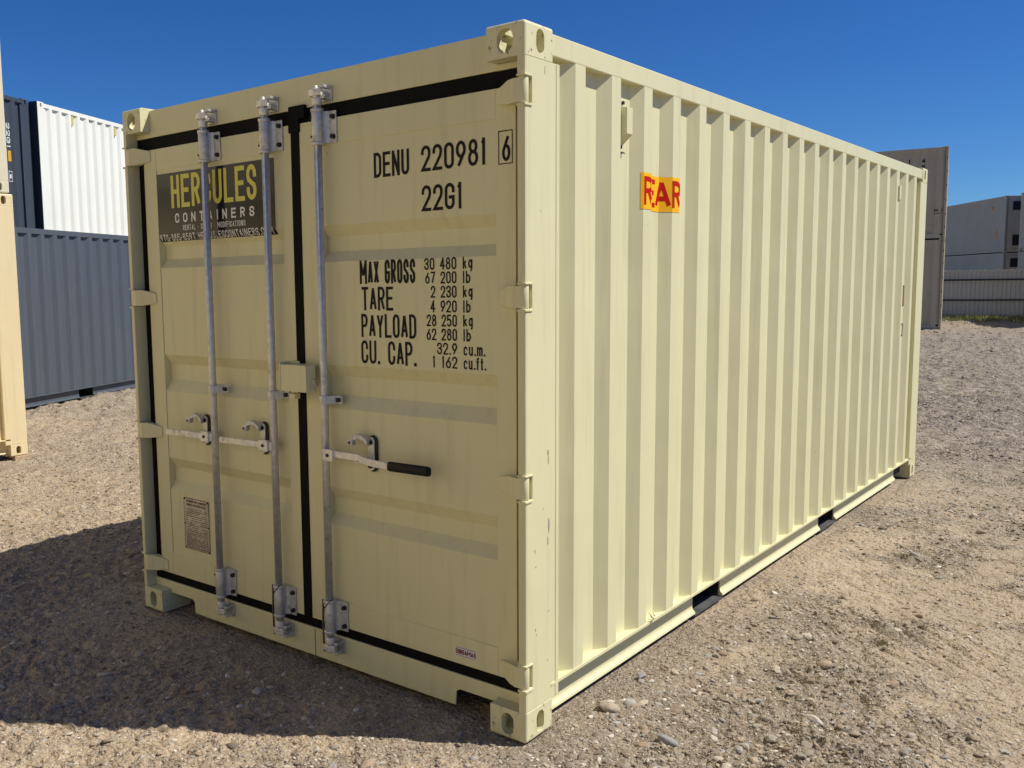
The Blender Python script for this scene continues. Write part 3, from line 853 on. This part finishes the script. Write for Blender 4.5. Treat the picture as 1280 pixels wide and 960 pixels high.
# lock rods
YB = .008; RB = .0170
def lock_rod(x, d, hdir, grip, cord):
    rod = MB().cyl((x, YB, .155), (x, YB, 2.455), RB, n=28)
    rod = rod.build('lock_rod', M['galv'], d)
    for z0, z1, up in ((2.282, 2.418, 1), (.192, .330, 0)):
        s = MB().cyl((x, YB, z0), (x, YB, z1), .0245, n=28).cyl((x, YB, z0 - .006), (x, YB, z0 + .008), .0275, n=28).cyl((x, YB, z1 - .008), (x, YB, z1 + .006), .0275, n=28)
        s.prism([(x - .012, YB + .0), (x + .018, YB + .006), (x + .024, YD - .020), (x + .034, YD - .010), (x + .074, YD - .008), (x + .074, YD - .001), (x - .012, YD - .001)], 'z', z0 + .003, z1 - .003)
        sv = s.build('rod_bearing', M['galv'], rod, .002)
        for zz in (z0 + .028, z1 - .028):
            MB().cyl((x + .060, YD - .0105, zz), (x + .060, YD - .023, zz), .0105, .009, n=12).build('bolt', M['rubberhole'], rod)
            MB().cyl((x - .016, YB - .0185, zz), (x - .019, YB - .0225, zz), .005, n=10).build('bolt', M['rubberhole'], rod)
    zb = 1.215
    s = MB().cyl((x, YB, zb - .019), (x, YB, zb + .019), .0235, n=24)
    s.prism([(x - .01, YB + .0), (x + .01, YB - .0236), (x + .028, YB + .002), (x + .045, YD - .011), (x + .072, YD - .011), (x + .072, YD - .001), (x - .01, YD - .001)], 'z', zb - .018, zb + .018)
    s.build('rod_bracket', M['galv'], rod, .0015)
    MB().cyl((x + .056, YD - .0115, zb), (x + .056, YD - .021, zb), .010, n=12).build('bolt', M['rubberhole'], rod)
    # cams and keepers
    for top in (1, 0):
        zz = 2.486 if top else .118
        sgn = 1 if top else -1
        c = MB().cyl((x, YB, zz - sgn * .05), (x, YB, zz - sgn * .018), .0200, .0225, n=20)
        c.prism([(x - .034, YB - .016), (x + .006, YB - .024), (x + .034, YB - .010), (x + .030, YB + .006), (x + .008, YB + .000), (x + .006, YB + .016), (x - .016, YB + .020), (x - .034, YB + .006)], 'z', zz - .012, zz + .016)
        c.cyl((x - .002, YB - .004, zz - .020), (x - .002, YB - .004, zz + .030), .0125, .0095, n=14)
        c.box(x - .034, x - .024, YB - .012, YB + .022, zz - .012, zz + .014)
        c.build('cam', M['zinc'], rod, .003)
        k = MB().box(x - .018, x + .046, YD - .003, YD + .0055, zz - .030, zz + .032)
        k.prism([(x + .020, YD), (x + .020, YD - .040), (x + .032, YD - .052), (x + .046, YD - .044), (x + .040, YD - .020), (x + .040, YD)], 'z', zz - .026, zz - .012)
        k.prism([(x + .020, YD), (x + .020, YD - .040), (x + .032, YD - .052), (x + .046, YD - .044), (x + .040, YD - .020), (x + .040, YD)], 'z', zz + .018, zz + .030)
        k.build('cam_keeper', M['galv'], main, .002)
    # handle
    s_ = hdir
    P = lambda a, y, z: (x + s_ * a, y, z)
    hub = MB()
    xa, xb = sorted((x + s_ * .014, x + s_ * .072)); hub.box(xa, xb, YB - .034, YB - .022, .958, 1.010)
    xa, xb = sorted((x - s_ * .004, x + s_ * .05)); hub.box(xa, xb, YB - .0225, YB + .016, .962, 1.004)
    hub.build('handle_hub', M['zinc'], rod, .003)
    MB().cyl((x + s_ * .043, YB - .034, .984), (x + s_ * .043, YB - .038, .984), .0075, n=14).build('bolt', M['rubberhole'], rod)
    if grip: path = [(.07, YB - .018, .991), (.215, YB - .018, .990), (.25, YB - .034, .988), (.30, YB - .030, .979), (.392, YB - .030, .976)]
    else: path = [(.065, YB - .016, .982), (.11, YB - .016, .983), (.16, YB - .030, .986), (.235, YB - .030, .984), (.345, YB - .024, .980)]
    hb = MB(); hh, th = .0145, .0055
    for (a0, y0, z0), (a1, y1, z1) in zip(path[:-1], path[1:]):
        vs = []
        for a_, y_, z_ in ((a0, y0, z0), (a1, y1, z1)):
            for dy, dz in ((-th, -hh), (th, -hh), (th, hh), (-th, hh)): vs.append(P(a_, y_ + dy, z_ + dz))
        hb.add(vs, [(0, 1, 2, 3), (7, 6, 5, 4), (0, 4, 5, 1), (1, 5, 6, 2), (2, 6, 7, 3), (3, 7, 4, 0)])
    if not grip: hb.cyl(P(.345, YB - .030, .980), P(.345, YB - .018, .980), .0165, n=18)
    hb.build('handle', M['zinc'], rod, .002)
    if grip:
        g = MB(); sec = stadium(0, 0, .024, .040, 8)
        vs = []; nn = len(sec)
        for a_, z_ in ((.388, .977), (.395, .977), (.590, .979), (.600, .979)):
            k_ = .86 if a_ in (.388, .600) else 1
            vs += [(x + s_ * a_, YB - .030 + u_ * k_, z_ + v_ * k_) for u_, v_ in sec]
        fs = [tuple(range(nn)), tuple(range(3 * nn, 4 * nn))[::-1]]
        for r in range(3): fs += [(r * nn + i, r * nn + (i + 1) % nn, (r + 1) * nn + (i + 1) % nn, (r + 1) * nn + i) for i in range(nn)]
        g.add(vs, fs, True); g.build('handle_grip', M['grip'], rod)
    # catch plate with curled latch
    kx = x + (.238 if grip else -.115)
    MB().prism(stadium(kx + .004, 1.002, .050, .154, 10), 'y', YD - .0045, YD - .0005).build('catch_gasket', M['rubberhole'], d)
    kp = MB().prism(stadium(kx - .003, 1.002, .036, .140, 10), 'y', YD - .010, YD - .0041)
    kp.box(kx - .018, kx + .018, YD - .030, YD - .011, .958, .966)
    kp.box(kx - .046, kx + .006, YD - .066, YD - .011, .968, .973)
    kp.build('catch_plate', M['zinc'], d, .0015)
    for zz in (1.050, .950): MB().cyl((kx - .003, YD - .0105, zz), (kx - .003, YD - .021, zz), .0105, .009, n=14).build('bolt', M['rubberhole'], d)
    lt = MB(); pts = [(kx, YD - .026, 1.048), (kx - .022, YD - .028, 1.068), (kx - .050, YD - .032, 1.074), (kx - .070, YD - .036, 1.066), (kx - .086, YD - .040, 1.050)]
    for (ax, ay, az), (bx, by, bz) in zip(pts[:-1], pts[1:]):
        vs = []
        for px, py, pz in ((ax, ay, az), (bx, by, bz)):
            for dy, dz in ((-.012, -.011), (.012, -.011), (.012, .011), (-.012, .011)): vs.append((px, py + dy, pz + dz))
        lt.add(vs, [(0, 1, 2, 3), (7, 6, 5, 4), (0, 4, 5, 1), (1, 5, 6, 2), (2, 6, 7, 3), (3, 7, 4, 0)])
    lt.build('latch', M['galv'], d, .003)
    MB().box(kx - .101, kx - .072, YD - .052, YD - .024, 1.034, 1.058).build('latch_nose', M['galv'], d, .005)
    MB().box(kx - .093, kx - .080, YD - .0535, YD - .0515, 1.041, 1.051).build('latch_slot', M['rubberhole'], d)
    if cord:
        m = MB(); pr = None
        pts = [(x - .026, YB - .014, .335), (x - .031, YB - .012, .24), (x - .030, YB - .012, .13), (x - .024, YB - .014, .10)]
        m.tube(pts, .0045, 8); m.tube([(x - .026, YB - .020, .285), (x + .004, YB - .030, .315), (x + .026, YB - .018, .342)], .0022, 6)
        m.build('tether_cord', M['strap'], rod)
lock_rod(.652, dl, -1, False, False)
lock_rod(1.082, dl, -1, False, True)
lock_rod(1.412, dr, 1, True, True)

# lock box across the door gap
b = MB().box(1.203, 1.363, -.050, -.045, 1.247, 1.362).box(1.358, 1.3635, -.0445, .006, 1.2475, 1.3615).box(1.203, 1.3575, -.0445, .030, 1.357, 1.3625)
b.box(1.196, 1.2025, -.052, YD - .001, 1.243, 1.372).box(1.203, 1.262, .006, .011, 1.3635, 1.374)
b.build('lock_box', M['cream_door'], dl, .0015)
MB().box(1.222, 1.258, -.020, .012, 1.209, 1.234).build('lock_box_bracket', M['cream_door'], dl, .002)
MB().tube([(1.368, -.012, 1.302), (1.376, -.018, 1.290), (1.378, -.012, 1.277), (1.376, .004, 1.274), (1.370, .012, 1.282)], .0035, 8).build('lock_box_hook', M['zinc'], dr)

# company sign on left leaf (lower strip follows the first groove)
def sign_pt(x, z, lift=0.0): return (x, door_y(z) - .0022 - lift, z)
sg_ = MB(); xs = (.199, 1.083)
zs = [2.262, 2.20, 2.10, 2.0, 1.9525, 1.9475, 1.929]
vs = [sign_pt(x, z) for z in zs for x in xs]; vs += [(v[0], v[1] + .0012, v[2]) for v in vs]
n = len(zs)
fs = [(2 * i, 2 * i + 1, 2 * i + 3, 2 * i + 2) for i in range(n - 1)] + [(2 * n + 2 * i, 2 * n + 2 * i + 2, 2 * n + 2 * i + 3, 2 * n + 2 * i + 1) for i in range(n - 1)]
fs += [(0, 2 * n, 2 * n + 1, 1), (2 * n - 2, 2 * n - 1, 4 * n - 1, 4 * n - 2)] + [(2 * i, 2 * i + 2, 2 * n + 2 * i + 2, 2 * n + 2 * i) for i in range(n - 1)] + [(2 * i + 1, 2 * n + 2 * i + 1, 2 * n + 2 * i + 3, 2 * i + 3) for i in range(n - 1)]
sign = MB().add(vs, fs).build('company_sign', M['signblack'], dl); 
SP = lambda x, z, l: sign_pt(x, z, .0008 + l)
put_text(text2d('HERCULES', .322, 2.090, .158, .066, .0215, .014, right=.966), SP, 'sign_lettering', M['yellow'], sign)
t = []; t.append(text2d('CONTAINERS', .347, 2.017, .046, .036, .0085, .033, right=.946))
t.append(text2d('RENTAL * SALES * MODIFICATIONS', .408, 1.978, .026, .0135, .0036, .0048, right=.880))
t.append(text2d('970-385-8597 HERCULESCONTAINERS.COM', .212, 1.931, .033, .018, .0046, .006, sub=.006, right=1.066))
put_lines(t, SP, 'sign_lettering', M['signwhite'], sign)

# stencilled data on the right leaf
DP = lambda x, z, l: (x, door_y(z) - .0012 - l, z)
DPF = lambda x, z, l: (x, (YD if x > 2.28 else YP) - .0012 - l, z)
t = [text2d('DENU', 1.682, 2.124, .098, .041, .0125, .0085, right=1.868)]
t.append(text2d('220981', 1.929, 2.127, .097, .046, .0125, .0095, right=2.238))
t.append(text2d('6', 2.308, 2.130, .092, .036, .0115, 0))
t.append(text2d('22G1', 1.929, 1.977, .098, .044, .0125, .009, right=2.128))
fr_ = []
for (x0, z0, x1, z1) in ((2.292, 2.120, 2.354, 2.1235), (2.292, 2.2345, 2.354, 2.238), (2.292, 2.120, 2.2955, 2.238), (2.3505, 2.120, 2.354, 2.238)):
    fr_.append(([Vector(p) for p in ((x0, z0), (x1, z0), (x1, z1), (x0, z1))], [(0, 1, 2, 3)]))
t.append(fr_)
rows = [('MAX GROSS', 1.703, 1.592, 1.891, '30 480', 1.937, 1.753, 'kg'), (None, 0, 0, 0, '67 200', 1.941, 1.7, 'lb'),
        ('TARE', 1.595, 1.600, 1.773, '2 230', 1.968, 1.646, 'kg'), (None, 0, 0, 0, '4 920', 1.966, 1.590, 'lb'),
        ('PAYLOAD', 1.485, 1.595, 1.892, '28 250', 1.946, 1.536, 'kg'), (None, 0, 0, 0, '62 280', 1.944, 1.482, 'lb'),
        ('CU. CAP.', 1.376, 1.592, 1.892, '32.9', 1.996, 1.428, 'cu.m.'), (None, 0, 0, 0, '1 162', 1.972, 1.376, 'cu.ft.')]
for a, z, x0, x1, num, nx, nz, un in rows:
    if a: t.append(text2d(a, x0, z, .096, .04, .0112, .008, right=x1))
    t.append(text2d(num, nx, nz, .046, .022, .0062, .005, right=2.094))
    t.append(text2d(un, 2.124, nz, .046, .021, .0062, .006, right={'kg': 2.170, 'lb': 2.160, 'cu.m.': 2.226, 'cu.ft.': 2.229}[un]))
put_lines(t, DPF, 'stencil_lettering', M['vinyl'], dr)

# maker sticker and data plate
st = MB().box(2.070, 2.180, YD - .0012, YD + .0003, .240, .278).build('maker_sticker', M['signwhite'], dr)
SF = lambda x, z, l: (x, YD - .0018 - l, z)
t = text2d('SINGAMAS', 2.075, .2485, .021, .0115, .0038, .0016, right=2.175)
for z in (.2425, .2735): t.append(([Vector(p) for p in ((2.074, z), (2.176, z), (2.176, z + .002), (2.074, z + .002))], [(0, 1, 2, 3)]))
put_text(t, SF, 'sticker_lettering', M['maroon'], st)
pl = MB().box(.318, .522, YP - .003, YP - .0003, .368, .634).build('data_plate', M['plate'], dl)
PF = lambda x, z, l: (x, YP - .0036 - l, z)
t = text2d('APPROVED FOR TRANSPORT', .338, .612, .012, .008, .0022, .002, right=.502)
t += text2d('UNDER CUSTOMS SEAL', .340, .594, .012, .008, .0022, .002, right=.500)
def rect(x0, x1, z0, z1): return ([Vector(p) for p in ((x0, z0), (x1, z0), (x1, z1), (x0, z1))], [(0, 1, 2, 3)])
z = .576
while z > .376:
    x = .332
    while x < .505:
        w_ = random.uniform(.006, .026); x1_ = min(x + w_, .508)
        if random.random() < .8: t.append(rect(x, x1_, z, z + .0035))
        x = x1_ + .005
    z -= random.choice((.009, .009, .011))
for z in (.535, .492): t.append(rect(.324, .516, z + .0055, z + .0065))
for a in (rect(.318, .3205, .368, .634), rect(.5195, .522, .368, .634), rect(.3206, .5194, .368, .3705), rect(.3206, .5194, .6315, .634)): t.append(a)
put_text(t, PF, 'plate_markings', M['plateink'], pl)
for x, z in ((.325, .627), (.515, .627), (.325, .375), (.515, .375), (.325, .50), (.515, .50)): MB().cyl((x, YP - .003, z), (x, YP - .006, z), .004, n=10).build('rivet', M['rubberhole'], pl)

# REAR decal on side corrugation
sx = W - .004
ys = sorted(set([.887, 1.2488] + [p[0] for p in prof if .887 < p[0] < 1.2488]))
arcp = [(0.0, ys[0])]
for a, b_ in zip(ys[:-1], ys[1:]):
    da, db = prof_at(prof, a), prof_at(prof, b_)
    arcp.append((arcp[-1][0] + math.hypot(b_ - a, db - da), b_))
SL_ = arcp[-1][0]
def s2y(s):
    for (s0, y0), (s1_, y1) in zip(arcp[:-1], arcp[1:]):
        if s <= s1_: return y0 + (y1 - y0) * (s - s0) / (s1_ - s0)
    return arcp[-1][1]
def side_pt(s, z, l=0.0):
    y = s2y(max(0, min(SL_, s))); return (sx - prof_at(prof, y) + .0016 + l, y, z)
def yside(y, z, l): return (sx - prof_at(prof, y) + .0016 + l, y, z)
vs = [yside(y, z, 0) for z in (2.000, 2.151) for y in ys]; n = len(ys)
dec = MB().add(vs, [(i, i + 1, n + i + 1, n + i) for i in range(n - 1)]).build('rear_decal', M['decal_yellow'], main)
t = []
t += text2d('R', .018, 2.018, .118, .082, .0200, 0, sub=.006)
t += text2d('E', .119, 2.018, .118, .088, .0190, 0, sub=.006)
t += text2d('A', .213, 2.018, .118, .096, .0200, 0, sub=.006)
t += text2d('R', SL_ - .073, 2.018, .118, .084, .0200, 0, sub=.006)
put_text(t, lambda s, z, l: side_pt(s, z, .0009 + l), 'decal_lettering', M['decal_red'], dec)

# side vents, hook, marks
def vent(y, z):
    v = MB().box(sx - .037, sx - .031, y - .035, y + .038, z - .105, z + .105)
    y0, y1 = y - .030, y + .030
    v.add([(sx - .031, y0, z - .075), (sx - .031, y1, z - .075), (sx - .031, y1, z + .072), (sx - .031, y0, z + .072),
           (sx + .012, y0 + .006, z - .040), (sx + .012, y1 - .004, z - .040), (sx + .012, y1 - .004, z + .064), (sx + .012, y0 + .006, z + .064)],
          [(0, 1, 5, 4), (1, 2, 6, 5), (2, 3, 7, 6), (3, 0, 4, 7), (4, 5, 6, 7), (0, 3, 2, 1)])
    v = v.build('side_vent', M['cream'], main, .002)
    for yy, zz in ((y - .012, z + .09), (y + .018, z + .09), (y, z - .088)): MB().cyl((sx - .0305, yy, zz), (sx - .024, yy, zz), .0075, n=10).build('bolt', M['rubberhole'], v)
    MB().box(sx - .0305, sx - .028, y - .035, y + .038, z - .110, z - .106).build('vent_sealant', M['rubberhole'], v)
vent(.748, 2.328); vent(5.14, 2.328)
MB().tube([(W - .006, 1.012, .215), (W + .006, 1.008, .200), (W + .010, 1.02, .188), (W + .008, 1.04, .190), (W - .004, 1.046, .206)], .0045, 8).build('lashing_hook', M['cream'], main)
for z0, z1, inner in ((1.474, 1.634, True), (1.235, 1.334, False)):
    m = MB(); fr = sx + .0005
    m.box(fr, fr + .003, 5.410, 5.4175, z0, z1).box(fr, fr + .003, 5.386, 5.4101, z0, z0 + .008).box(fr, fr + .003, 5.386, 5.4101, z1 - .008, z1)
    m.build('panel_marking', M['vinyl'], main)
    if inner: MB().box(fr - .0003, fr + .002, 5.388, 5.408, z0 + .014, z1 - .014).build('rusty_patch', M['rust'], main)

# ================================================================== LEFT STACKS
ANG = math.radians(23.3)
un_ = Vector((-math.sin(ANG), math.cos(ANG), 0)); nn_ = Vector((math.cos(ANG), math.sin(ANG), 0))
def place(off, t): 
    p = nn_ * (off - W) + un_ * t; return p
def at(off, t, z): p = place(off, t); return (p.x, p.y, z)
OFF1 = -6.30
container('shipping_container', 'slate blue corrugated container standing on the ground behind the tan stack', 'shipping container', 'containers stacked in the yard at left',
          at(OFF1, 4.13, 0.0), ANG, L1, H1, M['slate'], M['slate'], pockets=((1.86, 2.21), (3.87, 4.22)))
OFF2 = -8.98
dk, dprof = container('shipping_container', 'dark slate container with white vertical 22G1 lettering, beside the white one', 'shipping container', 'containers stacked in the yard at left',
          at(OFF2 - .10, 10.60 - L1, H1), ANG, L1, H1, M['navy'], M['navy'])
wt, _ = container('shipping_container', 'white container stacked above the slate blue one with yellow vents under its top rail', 'shipping container', 'containers stacked in the yard at left',
          at(OFF2, 10.72, H1), ANG, L1, H1, M['white'], M['white'])
for t0, pm, lab in ((10.60 - L1, 'navy', 'dark container carrying the one with white 22G1 lettering'), (10.72, 'slate', 'dark container carrying the white container with yellow vents')):
    container('shipping_container', lab, 'shipping container', 'containers stacked in the yard at left', at(OFF2, t0, 0), ANG, L1, H1, M[pm], M[pm])
# white one: its vents, and a dark skin painting the shade on its end
for y in (1.02, 2.42):
    v = MB().box(W - .045, W - .004, y - .045, y + .035, H1 - .28, H1 - .12).build('side_vent', M['ventlabel'], wt, .004)
MB().box(W - .185, W - .004, -.004, .001, .02, H1 - .002).build('end_shade_skin', M['navy'], wt)  # shade of the end post put in as a navy skin
# lettering on the dark container: vertical column near its right end
def vtext(chars, y, z, h, cw, sw, step, parent, mat, name):
    t = []
    for i, c in enumerate(chars):
        t += text2d(c, y, z - i * step, h, cw, sw, 0)
    put_text(t, lambda a, b, l: (W - .0005 + l - prof_at(dprof, a) * 0, a, b), name, mat, parent)
M['letterwhite'] = flat('white_lettering', (0.7, 0.72, 0.74), 0.5)
dsurf = lambda y: W - .004 - prof_at(dprof, y) + .003
def rtext(txt, y, ztop, h, cw, sw, gap, parent, mat):
    """lettering turned to read downwards"""
    t = text2d(txt, 0, 0, h, cw, sw, gap)
    put_text(t, lambda a, b, l: (dsurf(y + b) + l, y + b, ztop - a), 'lettering', mat, parent)
rtext('22G1', 5.480, 2.10, .088, .105, .017, .022, dk, M['letterwhite'])
MB().box(dsurf(5.52), dsurf(5.52) + .004, 5.485, 5.568, 1.42, 1.61).build('caution_label', flat('amber_label', (.6, .33, .03), .5), dk)
rr = MB(); xx = dsurf(5.52)
for a in ((5.482, 5.490, 1.06, 1.25), (5.560, 5.568, 1.06, 1.25), (5.490, 5.560, 1.06, 1.07), (5.490, 5.560, 1.24, 1.25)): rr.box(xx, xx + .004, *a)
rr.build('label_frame', M['letterwhite'], dk)
MB().box(xx, xx + .004, 5.505, 5.545, 1.12, 1.19).build('lettering', M['letterwhite'], dk)
# tan pair, close at the left edge
tn, _ = container('shipping_container', 'tan container at the far left edge standing on small blocks', 'shipping container', 'containers stacked in the yard at left',
          (-4.76 - W, 1.815 - L1, .045), 0, L1, H1, M['tan'], M['tan'])
container('shipping_container', 'pale ivory container stacked on the tan one at the far left edge', 'shipping container', 'containers stacked in the yard at left',
          (-4.78 - W, 1.795 - L1, .045 + H1 + .012), 0, L1, H1, M['ivory'], M['ivory'])
for (x, y, lab) in ((-4.84, 1.72, 'tan wooden block under the near corner of the tan container'), (-4.84, -3.9, 'tan wooden block under the far rear corner of the tan container'),
                    (-7.10, 1.72, 'block under the hidden back corner of the tan container'), (-7.10, -3.9, 'block under the hidden rear corner of the tan container')):
    o = MB().box(x - .08, x + .085, y - .05, y + .13, -.03, .043).build('support_block', M['wood'], None, .006); tag(o, lab, 'block', 'blocks under the tan container')

# ================================================================== RIGHT BACKGROUND
HH = 2.896
A2 = math.radians(10.5); r2_ = Vector((math.cos(A2), math.sin(A2), 0)); 
c0 = Vector((-2.13, 30.95, 0)) - r2_ * W
gl, _ = container('shipping_container', 'weathered greige container on the ground behind the cream one, lower of the pair', 'shipping container', 'greige containers behind the cream one', (c0.x, c0.y, 0), A2, L1, HH, M['whitegrey'], M['whitegrey'])
gu, _ = container('shipping_container', 'weathered greige container on top of its pair against the sky', 'shipping container', 'greige containers behind the cream one', (c0.x, c0.y, HH + .004), A2, L1, HH, M['whitegrey'], M['whitegrey'])
# marks on its end face
EF = lambda a, b, l: (a, .0185 - l, b)
t = text2d('1', 1.32, 2.42, .13, .09, .03, 0) + text2d('2', 1.32, 2.22, .13, .09, .03, 0) + text2d('4', 1.70, 2.42, .13, .10, .03, 0) + text2d('5', 1.70, 2.22, .13, .10, .03, 0)
put_text(t, EF, 'lettering', M['vinyl'], gu)
put_text(text2d('M 1', 2.10, .86, .09, .07, .018, .02) + [rect(2.08, 2.33, .80, .815)], lambda a, b, l: (a, -.0008 - l, b), 'lettering', M['vinyl'], gu)
lash = MB()
for z in (.35, .75, 1.2, 1.65, 2.1, 2.5): lash.box(W - .012, W + .006, .004, .05, z, z + .06)
for g_ in (gl, gu):
    m = MB()
    for z in (.35, .75, 1.2, 1.65, 2.1, 2.5): m.box(W - .030, W - .008, -.004, .003, z, z + .06)
    m.build('lashing_ring', M['rubberhole'], g_)

def reefer_end(root, Hh):
    m = MB().box(.14, W - .14, -.004, .06, .2, Hh - .16).build('machinery_panel', M['reefer'], root)
    MB().box(.35, 1.05, -.03, -.005, Hh - .75, Hh - .3).build('fan_grille', M['rubberhole'], m)
    MB().box(1.3, 2.05, -.03, -.005, Hh - .75, Hh - .3).build('fan_grille', M['rubberhole'], m)
    MB().box(.4, 1.1, -.03, -.005, .35, .9).build('compressor_bay', M['rubberhole'], m)
d3 = Vector((-.55, .835, 0)).normalized(); A3 = math.atan2(-d3.x, d3.y); l3 = Vector((math.cos(A3), math.sin(A3), 0))
pc = Vector((-3.73, 53.7, 0))
def reefer(p, z, lab, mat):
    r, _ = container('refrigerated_container', lab, 'reefer container', 'reefer containers stacked beyond the metal fence', (p.x, p.y, z), A3, 12.19, HH, mat, mat, smooth_side=True)
    reefer_end(r, HH); return r
for z, lab in ((0, 'grey white reefer container just beyond the fence, lower of its pair'), (HH + .004, 'grey white reefer container with orange labels, upper of its pair beyond the fence')):
    rf = reefer(pc, z, lab, M['reefer'])
    if z:
        for yy, zz, hh_ in ((1.25, 2.25, .2), (.75, .75, .42)): MB().box(-.002, .0045, yy, yy + .18, zz, zz + hh_).build('orange_label', M['orange'], rf)
    else:
        for yy in (4.2, 6.0): MB().box(-.001, .0035, yy, yy + .3, HH - .02, HH - .001).build('pocket_mark', M['rubberhole'], rf)
# second reefer pair further right, its far corner overlapping the first pair
pc2 = pc + l3 * .08 - d3 * (12.19 + 1.3)
for z, lab in ((0, 'cream reefer container at the right edge beyond the fence, lower one'), (HH + .004, 'cream reefer container at the right edge beyond the fence, upper one')):
    reefer(pc2, z, lab, M['reefer2'])
# stack outside the picture at right whose shadow falls on the gravel
A4 = math.radians(20)
for z, lab in ((0, 'container outside the right edge whose shadow falls on the gravel, lower one'), (HH + .004, 'container outside the right edge whose shadow falls on the gravel, upper one')):
    container('shipping_container', lab, 'shipping container', 'containers outside the right edge', (2.95, 35.35, z), A4, L1, HH, M['tan'], M['tan'])

# unseen container stacks added behind the photographer to bounce sunlight onto the doors
for k, x0 in enumerate((6.6, -5.8)):
    for z, nm in ((0, 'lower'), (HH + .004, 'upper')):
        container('shipping_container', 'unseen container added behind the photographer to bounce light, %s one of the %s stack' % (nm, ('right hand', 'left hand')[k]), 'shipping container', 'unseen bounce containers added behind the photographer',
                  (x0, -6.7 - W, z), math.radians(90), 12.19, HH, M['tan' if (k + (z > 0)) % 2 else 'ivory'], M['tan'])

# fence
fd = Vector((.986, .166, 0)); fp = Vector((-3.6, 40.3, 0)); fa = math.atan2(.166, .986)
fence = empty('metal_fence', (fp.x, fp.y, 0), fa); tag(fence, 'grey corrugated sheet metal fence with two dark rails', 'fence')
X0, X1 = -40.0, 26.0; FHT = 1.95
vs = []; fs = []; x = X0; k = 0; pts = []
while x < X1:
    pts += [(x, 0.0), (x + .055, 0.0), (x + .075, -.022), (x + .105, -.022), (x + .125, 0.0)]; x += .152
n = len(pts)
tops = [FHT + (0.035 if (i // 5) % 3 == 0 and i % 5 in (2, 3) else 0) for i in range(n)]
vs = [(p[0], p[1], .06) for p in pts] + [(p[0], p[1], tp) for p, tp in zip(pts, tops)]
vs += [(v[0], v[1] + .002, v[2]) for v in vs]
fs = [(i, i + 1, n + i + 1, n + i) for i in range(n - 1)] + [(2 * n + i, 3 * n + i, 3 * n + i + 1, 2 * n + i + 1) for i in range(n - 1)]
MB().add(vs, fs).build('sheet_panel', M['fence'], fence)
for z in (.72, 1.53): MB().box(X0, X1, -.075, -.024, z, z + .06).build('rail', M['fence_rail'], fence)
MB().box(X0, X1, -.06, -.024, -.02, .055).build('rail', M['fence_rail'], fence)  # dark strip standing for the shaded gap below the sheets
x = X0 + .5
while x < X1:
    MB().box(x, x + .08, .004, .08, -.02, FHT - .05).build('fence_post', M['fence_rail'], fence); x += 2.4

# grass strip along the fence
def grass():
    n = 26000
    u = rng.uniform(-5.5, 9, n); 
    v = -np.abs(rng.normal(0, 1.0, n)) * 1.5 - .05
    c = vnoise(u * 1.3, v * 1.3 + 40, 31); k = rng.uniform(size=n) < np.clip((c - .2) * 2.2, .1, 1); u, v = u[k], v[k]; n = len(u)
    X = fp.x + fd.x * u - fd.y * v; Y = fp.y + fd.y * u + fd.x * v
    h = rng.uniform(.07, .24, n) * np.clip(1.25 + v * .25, .4, 1); w = rng.uniform(.008, .018, n); a = rng.uniform(0, 6.28, n)
    lx, ly = rng.normal(0, .05, n), rng.normal(0, .05, n)
    dx, dy = np.cos(a) * w, np.sin(a) * w
    z = np.full(n, -.01)
    v0 = np.stack([X - dx, Y - dy, z], -1); v1 = np.stack([X + dx, Y + dy, z], -1); v2 = np.stack([X + lx, Y + ly, h], -1)
    co = np.stack([v0, v1, v2], 1).reshape(-1, 3)
    me = bpy.data.meshes.new('grass'); me.from_pydata(co.tolist(), [], np.arange(3 * n).reshape(-1, 3).tolist()); me.update()
    m, nt, b = newmat('dry_green_grass')
    g = nt.nodes.new('ShaderNodeNewGeometry'); nz = N(nt, 'ShaderNodeTexNoise', Scale=1.2, Detail=4.0); nt.links.new(g.outputs['Position'], nz.inputs[0])
    nt.links.new(mix(nt, ramp(nt, nz.outputs[0], [(.35, 0.), (.65, 1.)]), (.16, .20, .05), (.36, .33, .14)), b.inputs['Base Color']); b.inputs['Roughness'].default_value = .8
    o = link('grass', me, m); tag(o, 'sparse yellow green grass growing along the foot of the fence', 'grass', kind='stuff')
grass()
